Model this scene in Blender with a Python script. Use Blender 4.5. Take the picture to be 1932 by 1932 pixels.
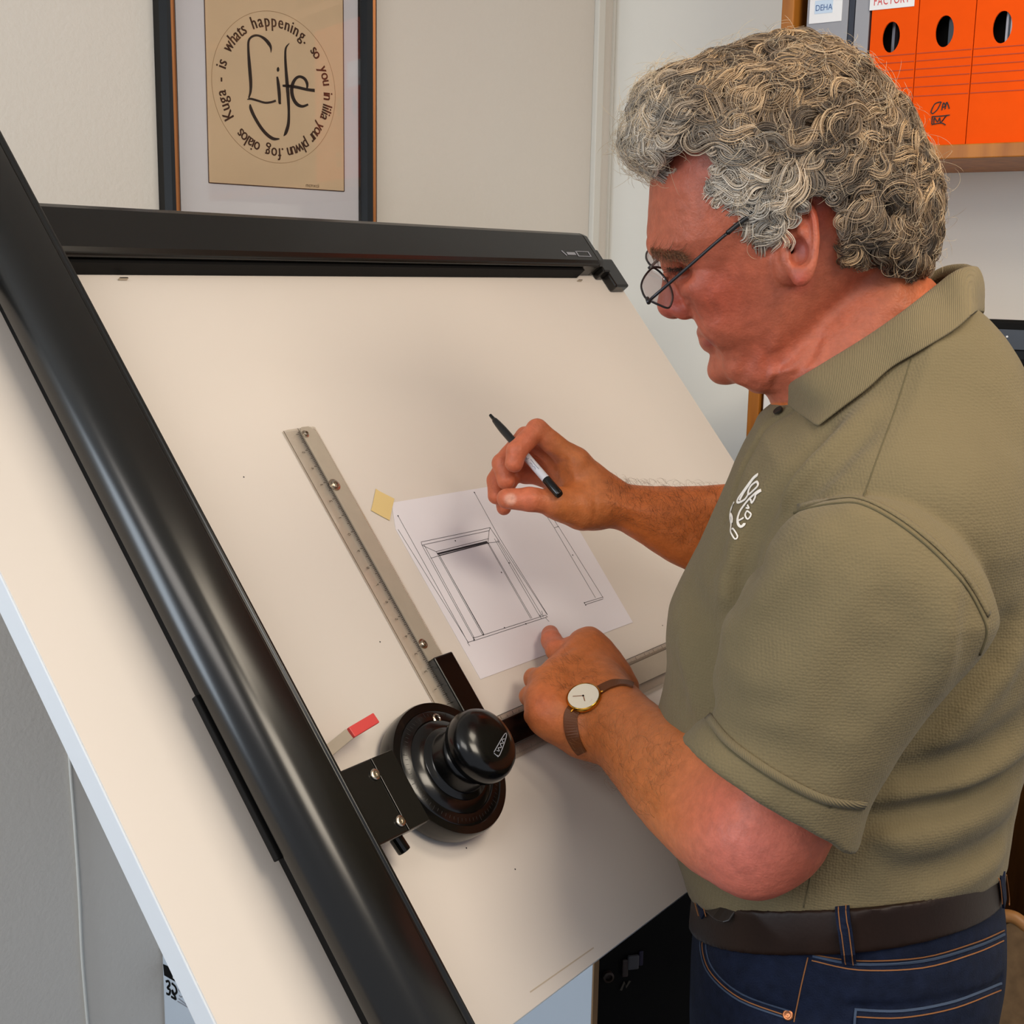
import bpy, bmesh, math, random
import numpy as np
from mathutils import Vector, Matrix

# ------------------------------------------------------------------ scene, camera, light
for o in list(bpy.data.objects):
    bpy.data.objects.remove(o)
scn = bpy.context.scene
COL = scn.collection
random.seed(4)
RNG = np.random.default_rng(7)

FPX, CEN = 2434.27, 966.0
PITCH, ROLL = math.radians(10.804), math.radians(1.078)
CAM_H = 1.62
def _cam_matrix(p, r):
    fw = np.array([0, math.cos(p), -math.sin(p)]); up = np.array([0, math.sin(p), math.cos(p)])
    R = np.array([[1., 0, 0], -up, fw])
    c, s = math.cos(r), math.sin(r)
    return np.array([[c, -s, 0], [s, c, 0], [0, 0, 1]]) @ R
M = _cam_matrix(PITCH, ROLL)            # world direction -> camera (x right, y down, z forward)
CAM = np.array([0, 0, CAM_H])

cd = bpy.data.cameras.new('camera')
cd.sensor_width = 36.0; cd.sensor_fit = 'HORIZONTAL'
cd.lens = 36.0 * FPX / 1932.0
cd.clip_start = 0.02; cd.clip_end = 50
co = bpy.data.objects.new('camera', cd); COL.objects.link(co)
mw = Matrix.Identity(4)
for i in range(3):
    mw[i][0] = M[0][i]; mw[i][1] = -M[1][i]; mw[i][2] = -M[2][i]; mw[i][3] = CAM[i]
co.matrix_world = mw
scn.camera = co

scn.view_settings.view_transform = 'Standard'
scn.view_settings.look = 'None'
scn.view_settings.exposure = 0.31
scn.view_settings.gamma = 1.0
scn.view_settings.use_curve_mapping = False

wd = bpy.data.worlds.new('room_light'); scn.world = wd; wd.use_nodes = True
bg = wd.node_tree.nodes['Background']
bg.inputs[0].default_value = (0.84, 0.89, 1.0, 1); bg.inputs[1].default_value = 0.41

cy = scn.cycles
cy.adaptive_threshold = 0.03; cy.max_bounces = 6; cy.diffuse_bounces = 3; cy.glossy_bounces = 3; cy.transmission_bounces = 3; cy.transparent_max_bounces = 8
cy.caustics_reflective = False; cy.caustics_refractive = False

def area_light(name, loc, target, sx, sy, power, color):
    d = bpy.data.lights.new(name, 'AREA'); d.shape = 'RECTANGLE'; d.size = sx; d.size_y = sy
    d.energy = power; d.color = color
    o = bpy.data.objects.new(name, d); COL.objects.link(o)
    o.location = loc
    o.rotation_euler = (Vector(target) - Vector(loc)).to_track_quat('-Z', 'Y').to_euler()
    return o
area_light('ceiling_lamp_over_man', (0.8, 0.95, 2.5), (0.6, 1.05, 0), 0.7, 0.4, 7.5, (1.0, 0.87, 0.69))
area_light('ceiling_lamp_behind_man', (0.95, 0.0, 2.5), (0.45, 0.85, 0), 0.8, 0.6, 16, (1.0, 0.88, 0.71))
area_light('ceiling_lamp_near', (-0.7, -0.45, 2.45), (-0.2, 0.8, 0.4), 1.0, 0.6, 10, (1.0, 0.94, 0.87))
area_light('window_daylight', (-2.3, -0.2, 1.7), (0.2, 1.2, 1.1), 0.9, 1.2, 28, (0.78, 0.89, 1.0))

# ------------------------------------------------------------------ helpers
def ray(px, py):
    return M.T @ np.array([(px - CEN) / FPX, (py - CEN) / FPX, 1.0])
def P(px, py, Z):                       # the point seen at (px, py) at depth Z metres
    return CAM + ray(px, py) * Z
class Plane:
    def __init__(s, o, n):
        s.o = np.array(o, float); s.n = np.array(n, float)
    def hit(s, px, py, off=0.0):
        k = ray(px, py)
        return CAM + k * ((s.n @ (s.o - CAM) + off) / (s.n @ k))

ORIG = {}
def place(o, loc, parent):
    COL.objects.link(o)
    loc = np.array(loc, float)
    ORIG[o.name] = loc
    if parent is not None:
        o.parent = parent
        o.location = loc - ORIG[parent.name]
    else:
        o.location = loc
def thing(name, label, cat, loc, group=None, kind=None):
    o = bpy.data.objects.new(name, None)
    o.empty_display_size = 0.05
    place(o, loc, None)
    tag(o, label, cat, group, kind)
    return o
def tag(o, label=None, cat=None, group=None, kind=None):
    for k, v in (('label', label), ('category', cat), ('group', group), ('kind', kind)):
        if v: o[k] = v
    return o
class MB:
    """collects shapes given in world coordinates, links them as one mesh object"""
    def __init__(s):
        s.v = []; s.f = []
    def add(s, verts, faces):
        b = len(s.v)
        s.v += [tuple(map(float, p)) for p in verts]
        s.f += [tuple(b + i for i in f) for f in faces]
    def box(s, o, ax, ay, az, x, y, z):
        o = np.array(o, float)
        ps = [o + ax * i + ay * j + az * k for k in z for j in y for i in x]
        s.add(ps, [(0, 2, 3, 1), (4, 5, 7, 6), (0, 1, 5, 4), (2, 6, 7, 3), (0, 4, 6, 2), (1, 3, 7, 5)])
    def prism(s, poly, d):
        n = len(poly); poly = [np.array(p, float) for p in poly]; d = np.array(d, float)
        s.add(poly + [p + d for p in poly],
              [tuple(range(n))[::-1], tuple(range(n, 2 * n))] + [(i, (i + 1) % n, n + (i + 1) % n, n + i) for i in range(n)])
    def loft(s, rings, closed=True, cap=True):
        n = len(rings[0]); vs = [p for r in rings for p in r]; fs = []
        for a in range(len(rings) - 1):
            for i in range(n if closed else n - 1):
                j = (i + 1) % n
                fs.append((a * n + i, a * n + j, (a + 1) * n + j, (a + 1) * n + i))
        if cap and closed:
            fs.append(tuple(range(n))[::-1]); b = (len(rings) - 1) * n
            fs.append(tuple(range(b, b + n)))
        s.add(vs, fs)
    def lathe(s, o, axis, prof, n=48):
        """prof: list of (radius, height along axis)"""
        axis = np.array(axis, float); axis /= np.linalg.norm(axis)
        t = np.array([1., 0, 0]) if abs(axis[0]) < .8 else np.array([0, 1., 0])
        e1 = np.cross(axis, t); e1 /= np.linalg.norm(e1); e2 = np.cross(axis, e1)
        s.loft([[np.array(o) + axis * h + (e1 * math.cos(2 * math.pi * i / n) + e2 * math.sin(2 * math.pi * i / n)) * r
                 for i in range(n)] for r, h in prof])
    def tube(s, pts, r, n=8, cap=True):
        pts = [np.array(p, float) for p in pts]; m = len(pts)
        rr = r if hasattr(r, '__len__') else [r] * m
        T = []
        for i in range(m):
            d = pts[min(i + 1, m - 1)] - pts[max(i - 1, 0)]; T.append(d / (np.linalg.norm(d) + 1e-12))
        up = np.array([0, 0, 1.]) if abs(T[0][2]) < .9 else np.array([1., 0, 0])
        e1 = np.cross(T[0], up); e1 /= np.linalg.norm(e1); rings = []
        for i in range(m):
            e1 = e1 - T[i] * (e1 @ T[i]); e1 /= np.linalg.norm(e1) + 1e-12; e2 = np.cross(T[i], e1)
            rings.append([pts[i] + (e1 * math.cos(2 * math.pi * k / n) + e2 * math.sin(2 * math.pi * k / n)) * rr[i] for k in range(n)])
        s.loft(rings, True, cap)
    def strip(s, pts, wd, nrm, th=0.0003):
        """flat ribbon of width wd (number or list) with a real thickness along nrm"""
        pts = [np.array(p, float) for p in pts]; m = len(pts); rings = []
        ws = wd if hasattr(wd, '__len__') else [wd] * m
        for i in range(m):
            d = pts[min(i + 1, m - 1)] - pts[max(i - 1, 0)]; d /= np.linalg.norm(d) + 1e-12
            nn = nrm[i] if hasattr(nrm[0], '__len__') else nrm
            nn = np.array(nn, float); sd = np.cross(nn, d); sd /= np.linalg.norm(sd) + 1e-12
            a, b = pts[i] + sd * ws[i] / 2, pts[i] - sd * ws[i] / 2
            rings.append([a, b, b + nn * th, a + nn * th])
        s.loft(rings)
    def build(s, name, mat, parent=None, smooth=False, bevel=0, seg=2, loc=None, angle=None):
        me = bpy.data.meshes.new(name)
        vs = np.array(s.v)
        if loc is None:
            loc = ORIG[parent.name] if parent is not None else np.array([vs[:, 0].mean(), vs[:, 1].mean(), vs[:, 2].min()])
        me.from_pydata((vs - np.array(loc)).tolist(), [], s.f); me.update()
        bm = bmesh.new(); bm.from_mesh(me)
        bmesh.ops.recalc_face_normals(bm, faces=bm.faces)
        if bevel:
            es = [e for e in bm.edges if len(e.link_faces) == 2 and e.calc_face_angle(0) > math.radians(35)]
            bmesh.ops.bevel(bm, geom=es, offset=bevel, segments=seg, profile=.5, affect='EDGES', clamp_overlap=True)
        bm.to_mesh(me); bm.free()
        if smooth or angle:
            for p in me.polygons: p.use_smooth = True
            if angle:
                try: me.set_sharp_from_angle(angle=math.radians(angle))
                except Exception: pass
        if mat is not None: me.materials.append(mat)
        o = bpy.data.objects.new(name, me)
        place(o, loc, parent)
        return o
def struct(o):
    o['kind'] = 'structure'; return o

def chaikin(pts, it=2, closed=False):
    p = np.array(pts, float)
    for _ in range(it):
        if closed:
            q = np.roll(p, -1, axis=0)
            p = np.stack([p * .75 + q * .25, p * .25 + q * .75], 1).reshape(-1, p.shape[1])
        else:
            a, b = p[:-1], p[1:]
            mid = np.stack([a * .75 + b * .25, a * .25 + b * .75], 1).reshape(-1, p.shape[1])
            p = np.vstack([p[:1], mid[1:-1], p[-1:]])
    return p
def spline(pts, n=8, closed=False):
    """Catmull-Rom through the points"""
    p = np.array(pts, float); m = len(p); out = []
    for i in range(m if closed else m - 1):
        if closed: a, b, c, d = p[i - 1], p[i], p[(i + 1) % m], p[(i + 2) % m]
        else: a, b, c, d = p[max(i - 1, 0)], p[i], p[i + 1], p[min(i + 2, m - 1)]
        for k in range(n):
            t = k / n
            out.append(.5 * (2 * b + (c - a) * t + (2 * a - 5 * b + 4 * c - d) * t * t + (3 * b - a - 3 * c + d) * t ** 3))
    if not closed: out.append(p[-1])
    return np.array(out)

# ------------------------------------------------------------------ materials
def srgb(r, g, b):
    return tuple(((c / 255 + .055) / 1.055) ** 2.4 if c > 10 else c / 255 / 12.92 for c in (r, g, b))
def mat(name, col, rough=.5, spec=.5, metal=0.0, noise=None, bump=None, coat=0, trans=0, alpha=1, sheen=0):
    """noise = (scale, amount); bump = (kind, scale, strength, distance)"""
    m = bpy.data.materials.new(name); m.use_nodes = True
    nt = m.node_tree; N = nt.nodes; L = nt.links
    b = N['Principled BSDF']
    c = srgb(*col)
    b.inputs['Base Color'].default_value = (*c, 1)
    b.inputs['Roughness'].default_value = rough
    b.inputs['Specular IOR Level'].default_value = spec
    b.inputs['Metallic'].default_value = metal
    b.inputs['Coat Weight'].default_value = coat
    b.inputs['Transmission Weight'].default_value = trans
    b.inputs['Alpha'].default_value = alpha
    b.inputs['Sheen Weight'].default_value = sheen
    tc = N.new('ShaderNodeTexCoord')
    if noise:
        n = N.new('ShaderNodeTexNoise'); n.inputs['Scale'].default_value = noise[0]; n.inputs['Detail'].default_value = 5
        L.new(tc.outputs['Object'], n.inputs['Vector'])
        r = N.new('ShaderNodeMapRange'); r.inputs[1].default_value = .3; r.inputs[2].default_value = .7
        r.inputs[3].default_value = 1 - noise[1]; r.inputs[4].default_value = 1 + noise[1]
        L.new(n.outputs['Fac'], r.inputs[0])
        mx = N.new('ShaderNodeVectorMath'); mx.operation = 'SCALE'; mx.inputs[0].default_value = c
        L.new(r.outputs[0], mx.inputs['Scale']); L.new(mx.outputs[0], b.inputs['Base Color'])
    if bump:
        kind, sc, st, dist = bump
        if kind == 'noise':
            t = N.new('ShaderNodeTexNoise'); t.inputs['Scale'].default_value = sc; t.inputs['Detail'].default_value = 4; out = t.outputs['Fac']
        elif kind == 'voronoi':
            t = N.new('ShaderNodeTexVoronoi'); t.inputs['Scale'].default_value = sc; out = t.outputs['Distance']
        else:
            t = N.new('ShaderNodeTexWave'); t.inputs['Scale'].default_value = sc; t.inputs['Distortion'].default_value = 1.5; out = t.outputs['Fac']
        L.new(tc.outputs['Object'], t.inputs['Vector'])
        bp = N.new('ShaderNodeBump'); bp.inputs['Strength'].default_value = st; bp.inputs['Distance'].default_value = dist
        L.new(out, bp.inputs['Height']); L.new(bp.outputs[0], b.inputs['Normal'])
    return m
def wood(name, col, col2, sc=6):
    m = mat(name, col, .45, .4)
    nt = m.node_tree; N = nt.nodes; L = nt.links; b = N['Principled BSDF']
    tc = N.new('ShaderNodeTexCoord'); mp = N.new('ShaderNodeMapping'); mp.inputs['Scale'].default_value = (8, 8, .8)
    t = N.new('ShaderNodeTexNoise'); t.inputs['Scale'].default_value = sc; t.inputs['Detail'].default_value = 6
    r = N.new('ShaderNodeValToRGB'); r.color_ramp.elements[0].color = (*srgb(*col2), 1); r.color_ramp.elements[1].color = (*srgb(*col), 1)
    r.color_ramp.elements[0].position = .35; r.color_ramp.elements[1].position = .65
    L.new(tc.outputs['Object'], mp.inputs[0]); L.new(mp.outputs[0], t.inputs['Vector']); L.new(t.outputs['Fac'], r.inputs[0]); L.new(r.outputs[0], b.inputs['Base Color'])
    return m
def glass(name, tint=(255, 255, 255), refl=.08, rough=.02, opac=0.0):
    """thin clear sheet: see-through with a mirror share"""
    m = bpy.data.materials.new(name); m.use_nodes = True
    nt = m.node_tree; N = nt.nodes; L = nt.links
    b = N['Principled BSDF']; out = N['Material Output']
    b.inputs['Base Color'].default_value = (*srgb(*tint), 1); b.inputs['Roughness'].default_value = .35
    t = N.new('ShaderNodeBsdfTransparent'); t.inputs[0].default_value = (*srgb(*tint), 1)
    g = N.new('ShaderNodeBsdfGlossy'); g.inputs['Roughness'].default_value = rough
    lw = N.new('ShaderNodeLayerWeight'); lw.inputs[0].default_value = .25
    mr = N.new('ShaderNodeMapRange'); mr.inputs[3].default_value = refl; mr.inputs[4].default_value = min(1, refl * 6)
    L.new(lw.outputs['Fresnel'], mr.inputs[0])
    m0 = N.new('ShaderNodeMixShader'); m0.inputs[0].default_value = opac
    L.new(t.outputs[0], m0.inputs[1]); L.new(b.outputs[0], m0.inputs[2])
    mx = N.new('ShaderNodeMixShader'); L.new(mr.outputs[0], mx.inputs[0]); L.new(m0.outputs[0], mx.inputs[1]); L.new(g.outputs[0], mx.inputs[2])
    L.new(mx.outputs[0], out.inputs['Surface'])
    return m

MAT = dict(
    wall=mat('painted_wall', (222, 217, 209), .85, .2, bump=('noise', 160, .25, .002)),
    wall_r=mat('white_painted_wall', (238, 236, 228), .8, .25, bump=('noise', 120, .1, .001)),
    trim=mat('white_gloss_trim', (222, 221, 214), .5, .4),
    floor=mat('dark_carpet', (58, 52, 48), .95, .1, noise=(40, .2)),
    ceil=mat('white_ceiling', (232, 230, 226), .9, .1),
    board=mat('board_laminate', (222, 213, 204), .55, .3, noise=(3, .015)),
    edge=mat('board_edge_band', (214, 218, 222), .5, .3),
    black=mat('black_plastic', (7, 7, 7), .2, .4, coat=.1),
    rail=mat('black_anodised', (18, 17, 15), .24, .5),
    railf=mat('black_gloss', (8, 8, 8), .45, .22),
    dark=mat('matt_black', (5, 5, 5), .7, .2),
    alu=mat('brushed_aluminium', (186, 176, 160), .45, .5, metal=.35, noise=(60, .04)),
    steel=mat('polished_steel', (190, 180, 165), .25, .5, metal=1),
    clear=glass('clear_acrylic', (250, 246, 240), .06, .12, .12),
    tick=mat('engraved_tick_ink', (70, 60, 52), .7),
    red=mat('red_plastic', (214, 74, 72), .5),
    paper=mat('drawing_paper', (232, 228, 234), .8, .2),
    ink=mat('ink_line', (34, 32, 40), .7),
    tape=mat('masking_tape', (226, 200, 140), .7, .2),
    wood=wood('varnished_pine', (178, 112, 36), (148, 88, 24)),
    wood_d=wood('dark_varnished_wood', (128, 84, 30), (98, 60, 20)),
    orange=mat('orange_board', (232, 80, 0), .7, .12, noise=(30, .03)),
    gold=mat('gilt_bronze', (150, 92, 44), .4, .5, metal=.5),
    white=mat('white_card', (232, 234, 238), .6, .3),
    grey=mat('grey_card', (150, 152, 160), .5, .3),
    matte=mat('picture_mount_card', (224, 222, 228), .85, .2),
    print_=mat('tan_parchment', (226, 199, 164), .8, .2, noise=(9, .05)),
    brown_ink=mat('brown_ink', (62, 34, 18), .7),
    black_ink=mat('black_ink', (26, 18, 14), .6),
    cab=mat('white_enamel', (206, 216, 226), .4, .4),
    blue_ink=mat('blue_ink', (58, 92, 150), .7),
    red_ink=mat('red_ink', (206, 52, 56), .7),
    navy=mat('dark_navy_card', (30, 36, 52), .5),
    slate=mat('slate_plastic', (44, 50, 60), .4),
)
# ------------------------------------------------------------------ the room
Zv = np.array([0, 0, 1.0])
AZ_L, AZ_R = math.radians(46.47), math.radians(-54.417)
CORNER = np.array([0.167, 2.43, 0])
WL_D = np.array([-math.sin(AZ_L), -math.cos(AZ_L), 0])        # along the left wall, from the corner towards the viewer
WR_D = np.array([-math.sin(AZ_R), -math.cos(AZ_R), 0])        # along the right wall, from the corner towards the viewer
WL_N = np.array([-WL_D[1], WL_D[0], 0]);  WL_N = WL_N if WL_N @ (CAM - CORNER) > 0 else -WL_N
WR_N = np.array([-WR_D[1], WR_D[0], 0]);  WR_N = WR_N if WR_N @ (CAM - CORNER) > 0 else -WR_N
ROOM_H = 2.62
LW = Plane(CORNER, WL_N); RW = Plane(CORNER, WR_N)

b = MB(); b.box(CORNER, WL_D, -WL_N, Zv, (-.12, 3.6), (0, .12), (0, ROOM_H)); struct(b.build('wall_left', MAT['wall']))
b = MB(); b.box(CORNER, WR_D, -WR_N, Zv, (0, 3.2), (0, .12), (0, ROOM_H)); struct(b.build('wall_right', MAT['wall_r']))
pts = [CORNER, CORNER + WL_D * 3.6, CORNER + WL_D * 3.6 + WR_D * 3.2, CORNER + WR_D * 3.2]
b = MB(); b.prism([p - Zv * .05 for p in pts], Zv * .05); struct(b.build('floor', MAT['floor']))
b = MB(); b.prism([p + Zv * ROOM_H for p in pts], Zv * .05); struct(b.build('ceiling', MAT['ceil']))
# corner trim: a pale batten on the left wall beside the corner and a bead on the right wall
def along(px, py, pl, d):
    return (pl.hit(px, py) - CORNER) @ d
k0, k1 = along(1122, 0, LW, WL_D), along(1135, 0, LW, WL_D)
b = MB(); b.box(CORNER, WL_D, WL_N, Zv, (k1, k0), (0, .012), (0, ROOM_H)); struct(b.build('trim_1', MAT['trim'], bevel=.002))
s0 = along(1152, 0, RW, WR_D)
b = MB(); b.box(CORNER, WR_D, WR_N, Zv, (s0, s0 + .014), (0, .006), (0, ROOM_H)); struct(b.build('trim_2', MAT['trim'], bevel=.002))
b = MB(); b.box(CORNER, WR_D, WR_N, Zv, (.02, 3.2), (0, .014), (0, .11)); struct(b.build('baseboard_right', MAT['trim'], bevel=.003))

# thin white cable down the left wall
pts = spline([(130, 1415), (134, 1470), (141, 1560), (149, 1680), (154, 1790), (160, 1870), (168, 1960)], 6)
pw = [LW.hit(*q, .003) for q in pts]; top = pw[0] + Zv * .25; bot = np.array([pw[-1][0], pw[-1][1], .02])
b = MB(); b.tube([top] + list(pw) + [bot], .0022, 6)
tag(b.build('wall_cable', MAT['trim'], smooth=True), 'thin white cable running down the grey wall left of the drawing board', 'cable')

# ------------------------------------------------------------------ framed lettering on the left wall
def LWP(px, py, off=0.0): return LW.hit(px, py, off)
dl = -WL_D                                                       # to the right along the wall
fr_l = -along(300, 200, LW, WL_D)
def wl(px, py, off):                                              # (a along dl, z) on the wall at a given stand-off
    q = LW.hit(px, py, off) - CORNER; return q @ dl, q[2]
aL = wl(322, 0, .03)[0]; aR = wl(710, 100, .03)[0]
aL2 = wl(338, 200, .012)[0]; aR2 = wl(692, 100, .012)[0]
zP = [wl(397, 345, .008)[1], wl(653, 361, .008)[1]]; zb = sum(zP) / 2
pL = (wl(397, 345, .008)[0] + wl(385, 60, .008)[0]) / 2; pR = (wl(653, 361, .008)[0] + wl(645, 60, .008)[0]) / 2
zc = wl(518, 168, .008)[1]; ht = zc - zb                          # ring centre height above the print's lower edge
zt = zc + ht * 1.02
fz0, fz1 = zb - .155, zt + .12
pic = thing('framed_lettering', 'tan calligraphy print reading Life in a black and gilt frame on the left wall', 'picture', CORNER + dl * (aL + aR) / 2 + Zv * fz0)
def wp(a, z, off): return CORNER + dl * a + Zv * z + WL_N * off
def frame_ring(prof):                                             # prof: (inset from outer edge, stand-off)
    rings = []
    for ins, off in prof:
        rings.append([wp(aL - .010 + ins, fz0 + ins, off), wp(aR + .010 - ins, fz0 + ins, off), wp(aR + .010 - ins, fz1 - ins, off), wp(aL - .010 + ins, fz1 - ins, off)])
    return rings
fw = (aR - aL)
b = MB(); b.loft(frame_ring([(0, .0), (0, .016), (.006, .026), (.0098, .0295), (.0098, .002)]), True, False); fo = b.build('frame', MAT['railf'], pic)
b = MB(); b.loft(frame_ring([(.0098, .0295), (.0125, .031), (.0155, .0295), (.0155, .026), (.0098, .026)]), True, False); b.build('gilt_band', MAT['gold'], fo)
b = MB(); b.loft(frame_ring([(.0155, .0285), (.021, .022), (.0265, .012), (.0265, .002), (.0155, .002)]), True, False); b.build('inner_bevel', MAT['railf'], fo)
b = MB(); b.box(CORNER, dl, Zv, WL_N, (aL, aR), (fz0 + .01, fz1 - .01), (.003, .0065)); b.build('mount', MAT['matte'], pic)
b = MB(); b.box(CORNER, dl, Zv, WL_N, (pL, pR), (zb, zt), (.0066, .0072)); pr = b.build('print', MAT['print_'], pic)
b = MB(); b.box(CORNER, dl, Zv, WL_N, (aL + .015, aR - .015), (fz0 + .025, fz1 - .025), (.0128, .0138)); b.build('glass', glass('picture_glass', (252, 252, 252), .035, .03), pic)
# thin dark bevel line round the print
b = MB()
for (a0, z0, a1, z1) in ((pL, zb, pR, zb), (pL, zt, pR, zt), (pL, zb, pL, zt), (pR, zb, pR, zt)):
    b.strip([wp(a0, z0, .0073), wp(a1, z1, .0073)], .0012, WL_N, .0003)
b.build('mount_edge', MAT['brown_ink'], pic)
# the big word, brush strokes traced as (x, y, width) in a 1627 wide enlargement
def z7(x, y): return LW.hit(360 + x / 5.084, y / 5.084, .0074)
K7 = 1 / 5.084 / FPX * 1.95
strokes = [
    [(768, 505, 3), (768, 460, 16), (750, 420, 26), (710, 375, 22), (660, 345, 14), (615, 340, 14), (575, 360, 14), (553, 400, 16), (552, 480, 18), (560, 600, 24), (568, 700, 26), (575, 800, 24), (572, 880, 18), (555, 940, 10)],
    [(540, 955, 4), (575, 948, 14), (640, 965, 14), (710, 985, 14), (770, 980, 14), (815, 965, 14)],
    [(570, 1000, 8), (575, 1040, 24), (610, 1120, 24), (670, 1220, 24), (730, 1290, 24), (790, 1330, 22), (850, 1332, 8)],
    [(890, 1305, 4), (912, 1270, 24), (935, 1190, 24), (940, 1080, 20), (935, 960, 24), (925, 820, 28), (912, 660, 22), (906, 540, 18), (912, 460, 14), (945, 415, 4)],
    [(828, 735, 14), (838, 800, 24), (848, 900, 26), (852, 992, 20)],
    [(845, 990, 14), (865, 990, 12)],
    [(825, 660, 14), (836, 665, 34), (848, 668, 14)],
    [(880, 822, 14), (930, 825, 20), (1010, 835, 20), (1110, 858, 20), (1188, 868, 22)],
    [(1115, 850, 12), (1115, 800, 22), (1090, 755, 22), (1045, 735, 18), (1005, 755, 20), (975, 810, 26), (968, 880, 28), (985, 950, 28), (1020, 1000, 26), (1070, 1020, 18), (1125, 1002, 14)],
]
b = MB()
for s_ in strokes:
    q = spline([(x, y, w_) for x, y, w_ in s_], 5)
    b.strip([z7(x, y) for x, y, _ in q], [max(.0006, w_ * K7 * 1.3) for _, _, w_ in q], WL_N, .0003)
b.build('life_lettering', MAT['black_ink'], pr)
# fine guide circle
ca, cz = wl(360 + 815 / 5.084, 845 / 5.084, .0074)
rx = abs(wl(360 + 1410 / 5.084, 900 / 5.084, .0074)[0] - wl(360 + 230 / 5.084, 800 / 5.084, .0074)[0]) / 2
b = MB(); b.strip([wp(ca + rx * math.cos(t), cz + rx * math.sin(t), .0073) for t in np.linspace(0, 2 * math.pi, 97)], .0006, WL_N, .0002)
b.build('guide_circle', mat('faint_pencil', (170, 138, 104), .8), pr)
# text helper (built-in face), placed letter by letter
_font_cache = {}
def glyph(ch):
    if ch not in _font_cache:
        c = bpy.data.curves.new('g', 'FONT'); c.body = ch; c.size = 1; c.resolution_u = 3; c.align_x = 'CENTER'
        o = bpy.data.objects.new('g', c); COL.objects.link(o)
        dg = bpy.context.evaluated_depsgraph_get(); me = bpy.data.meshes.new_from_object(o.evaluated_get(dg))
        vs = np.array([v.co[:] for v in me.vertices]).reshape(-1, 3); fs = [tuple(p.vertices) for p in me.polygons]
        w_ = (vs[:, 0].max() - vs[:, 0].min()) if len(vs) else .25
        bpy.data.objects.remove(o); bpy.data.curves.remove(c); bpy.data.meshes.remove(me)
        _font_cache[ch] = (vs, fs, w_)
    return _font_cache[ch]
def put_glyph(b, ch, o, ex, ey, size, xs=1.0):
    vs, fs, _ = glyph(ch)
    if len(vs): b.add([o + ex * v[0] * size * xs + ey * v[1] * size for v in vs], fs)
def text_line(b, s, o, ex, ey, size, xs=1.0, gap=.08):
    x = 0.0
    for ch in s:
        if ch == ' ': x += .32 * size * xs; continue
        vs, fs, w_ = glyph(ch); x += w_ * size * xs / 2
        put_glyph(b, ch, o + ex * x, ex, ey, size, xs); x += (w_ / 2 + gap) * size * xs
    return x
# letters round the ring: angle in degrees clockwise from the top, measured off the photograph
ring = [('happening.', -26, 38), ('so', 46, 56), ('you', 64, 82), ('in', 88, 95), ('lilia', 99, 114), ('your', 119, 138), ('plwun', 143, 168), ('.fog', 172, 193), ('oialos', 199, 224), ('Kuga', 236, 263), ('-', 271, 272), ('is', 281, 289), ('whats', 297, 327)]
b = MB()
R_in = rx * .80
for word, a0, a1 in ring:
    ws = [max(.18, glyph(c)[2]) for c in word]; tot = sum(ws); acc = 0
    for c, w_ in zip(word, ws):
        t = math.radians(a0 + (a1 - a0) * ((acc + w_ / 2) / tot)); acc += w_
        ey = dl * math.sin(t) + Zv * math.cos(t); ex = dl * math.cos(t) - Zv * math.sin(t)
        for k_, sh_ in enumerate((-.004, 0, .004)): put_glyph(b, c, CORNER + dl * ca + Zv * cz + ey * R_in + ex * rx * sh_ + WL_N * (.0075 + k_ * .0001), ex, ey, rx * .235, .78)
b.build('ring_lettering', MAT['brown_ink'], pr)
b = MB(); text_line(b, 'mcmxcii', wp(pL + (pR - pL) * .70, zb + .003, .0075), dl, Zv, .008, .9); b.build('signature', MAT['brown_ink'], pr)

# ------------------------------------------------------------------ shelf of binders on the right wall
BN = np.array([0.14, 2.15, 0])
BPn = WR_N
BPL = Plane(BN, BPn)                                              # plane of the binder spines
def bq(px, py, off=0.0):
    q = BPL.hit(px, py, off) - BN; return q @ WR_D, q[2]
def bp(a, z, off=0.0): return BN + WR_D * a + Zv * z + BPn * off
deep = (BN - CORNER) @ WR_N
sh0 = bq(1480, 40)[0]; sh1 = bq(1519, 40)[0]
zsh = (bq(1790, 274)[1] + bq(1930, 269)[1]) / 2; zsb = zsh - .019
sx1 = sh0 + 1.0
shelf = thing('wooden_shelf', 'pine wall shelf holding orange box files behind the man', 'shelf', bp(sh0, zsb, -.1))
b = MB(); b.box(BN, WR_D, Zv, BPn, (sh0, sh0 + .019), (zsb, zsb + .75), (-deep + .002, .012)); b.build('side_panel', MAT['wood'], shelf, bevel=.0015)
b = MB(); b.box(BN, WR_D, Zv, BPn, (sx1, sx1 + .019), (zsb, zsb + .75), (-deep + .002, .012)); b.build('side_panel', MAT['wood'], shelf, bevel=.0015)
b = MB(); b.box(BN, WR_D, Zv, BPn, (sh0 + .0192, sx1 - .0002), (zsb, zsh), (-deep + .002, .012)); b.build('shelf_board', MAT['wood'], shelf, bevel=.0015)
b = MB(); b.box(BN, WR_D, Zv, BPn, (sh0 + .0192, sx1 - .0002), (zsb + .37, zsb + .388), (-deep + .002, .012)); b.build('shelf_board', MAT['wood'], shelf, bevel=.0015)
b = MB(); b.box(BN, WR_D, Zv, BPn, (sh0 + .0192, sx1 - .0002), (zsh + .001, zsb + .75), (-deep + .003, -deep + .009)); b.build('back_panel', MAT['wood_d'], shelf)

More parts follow.
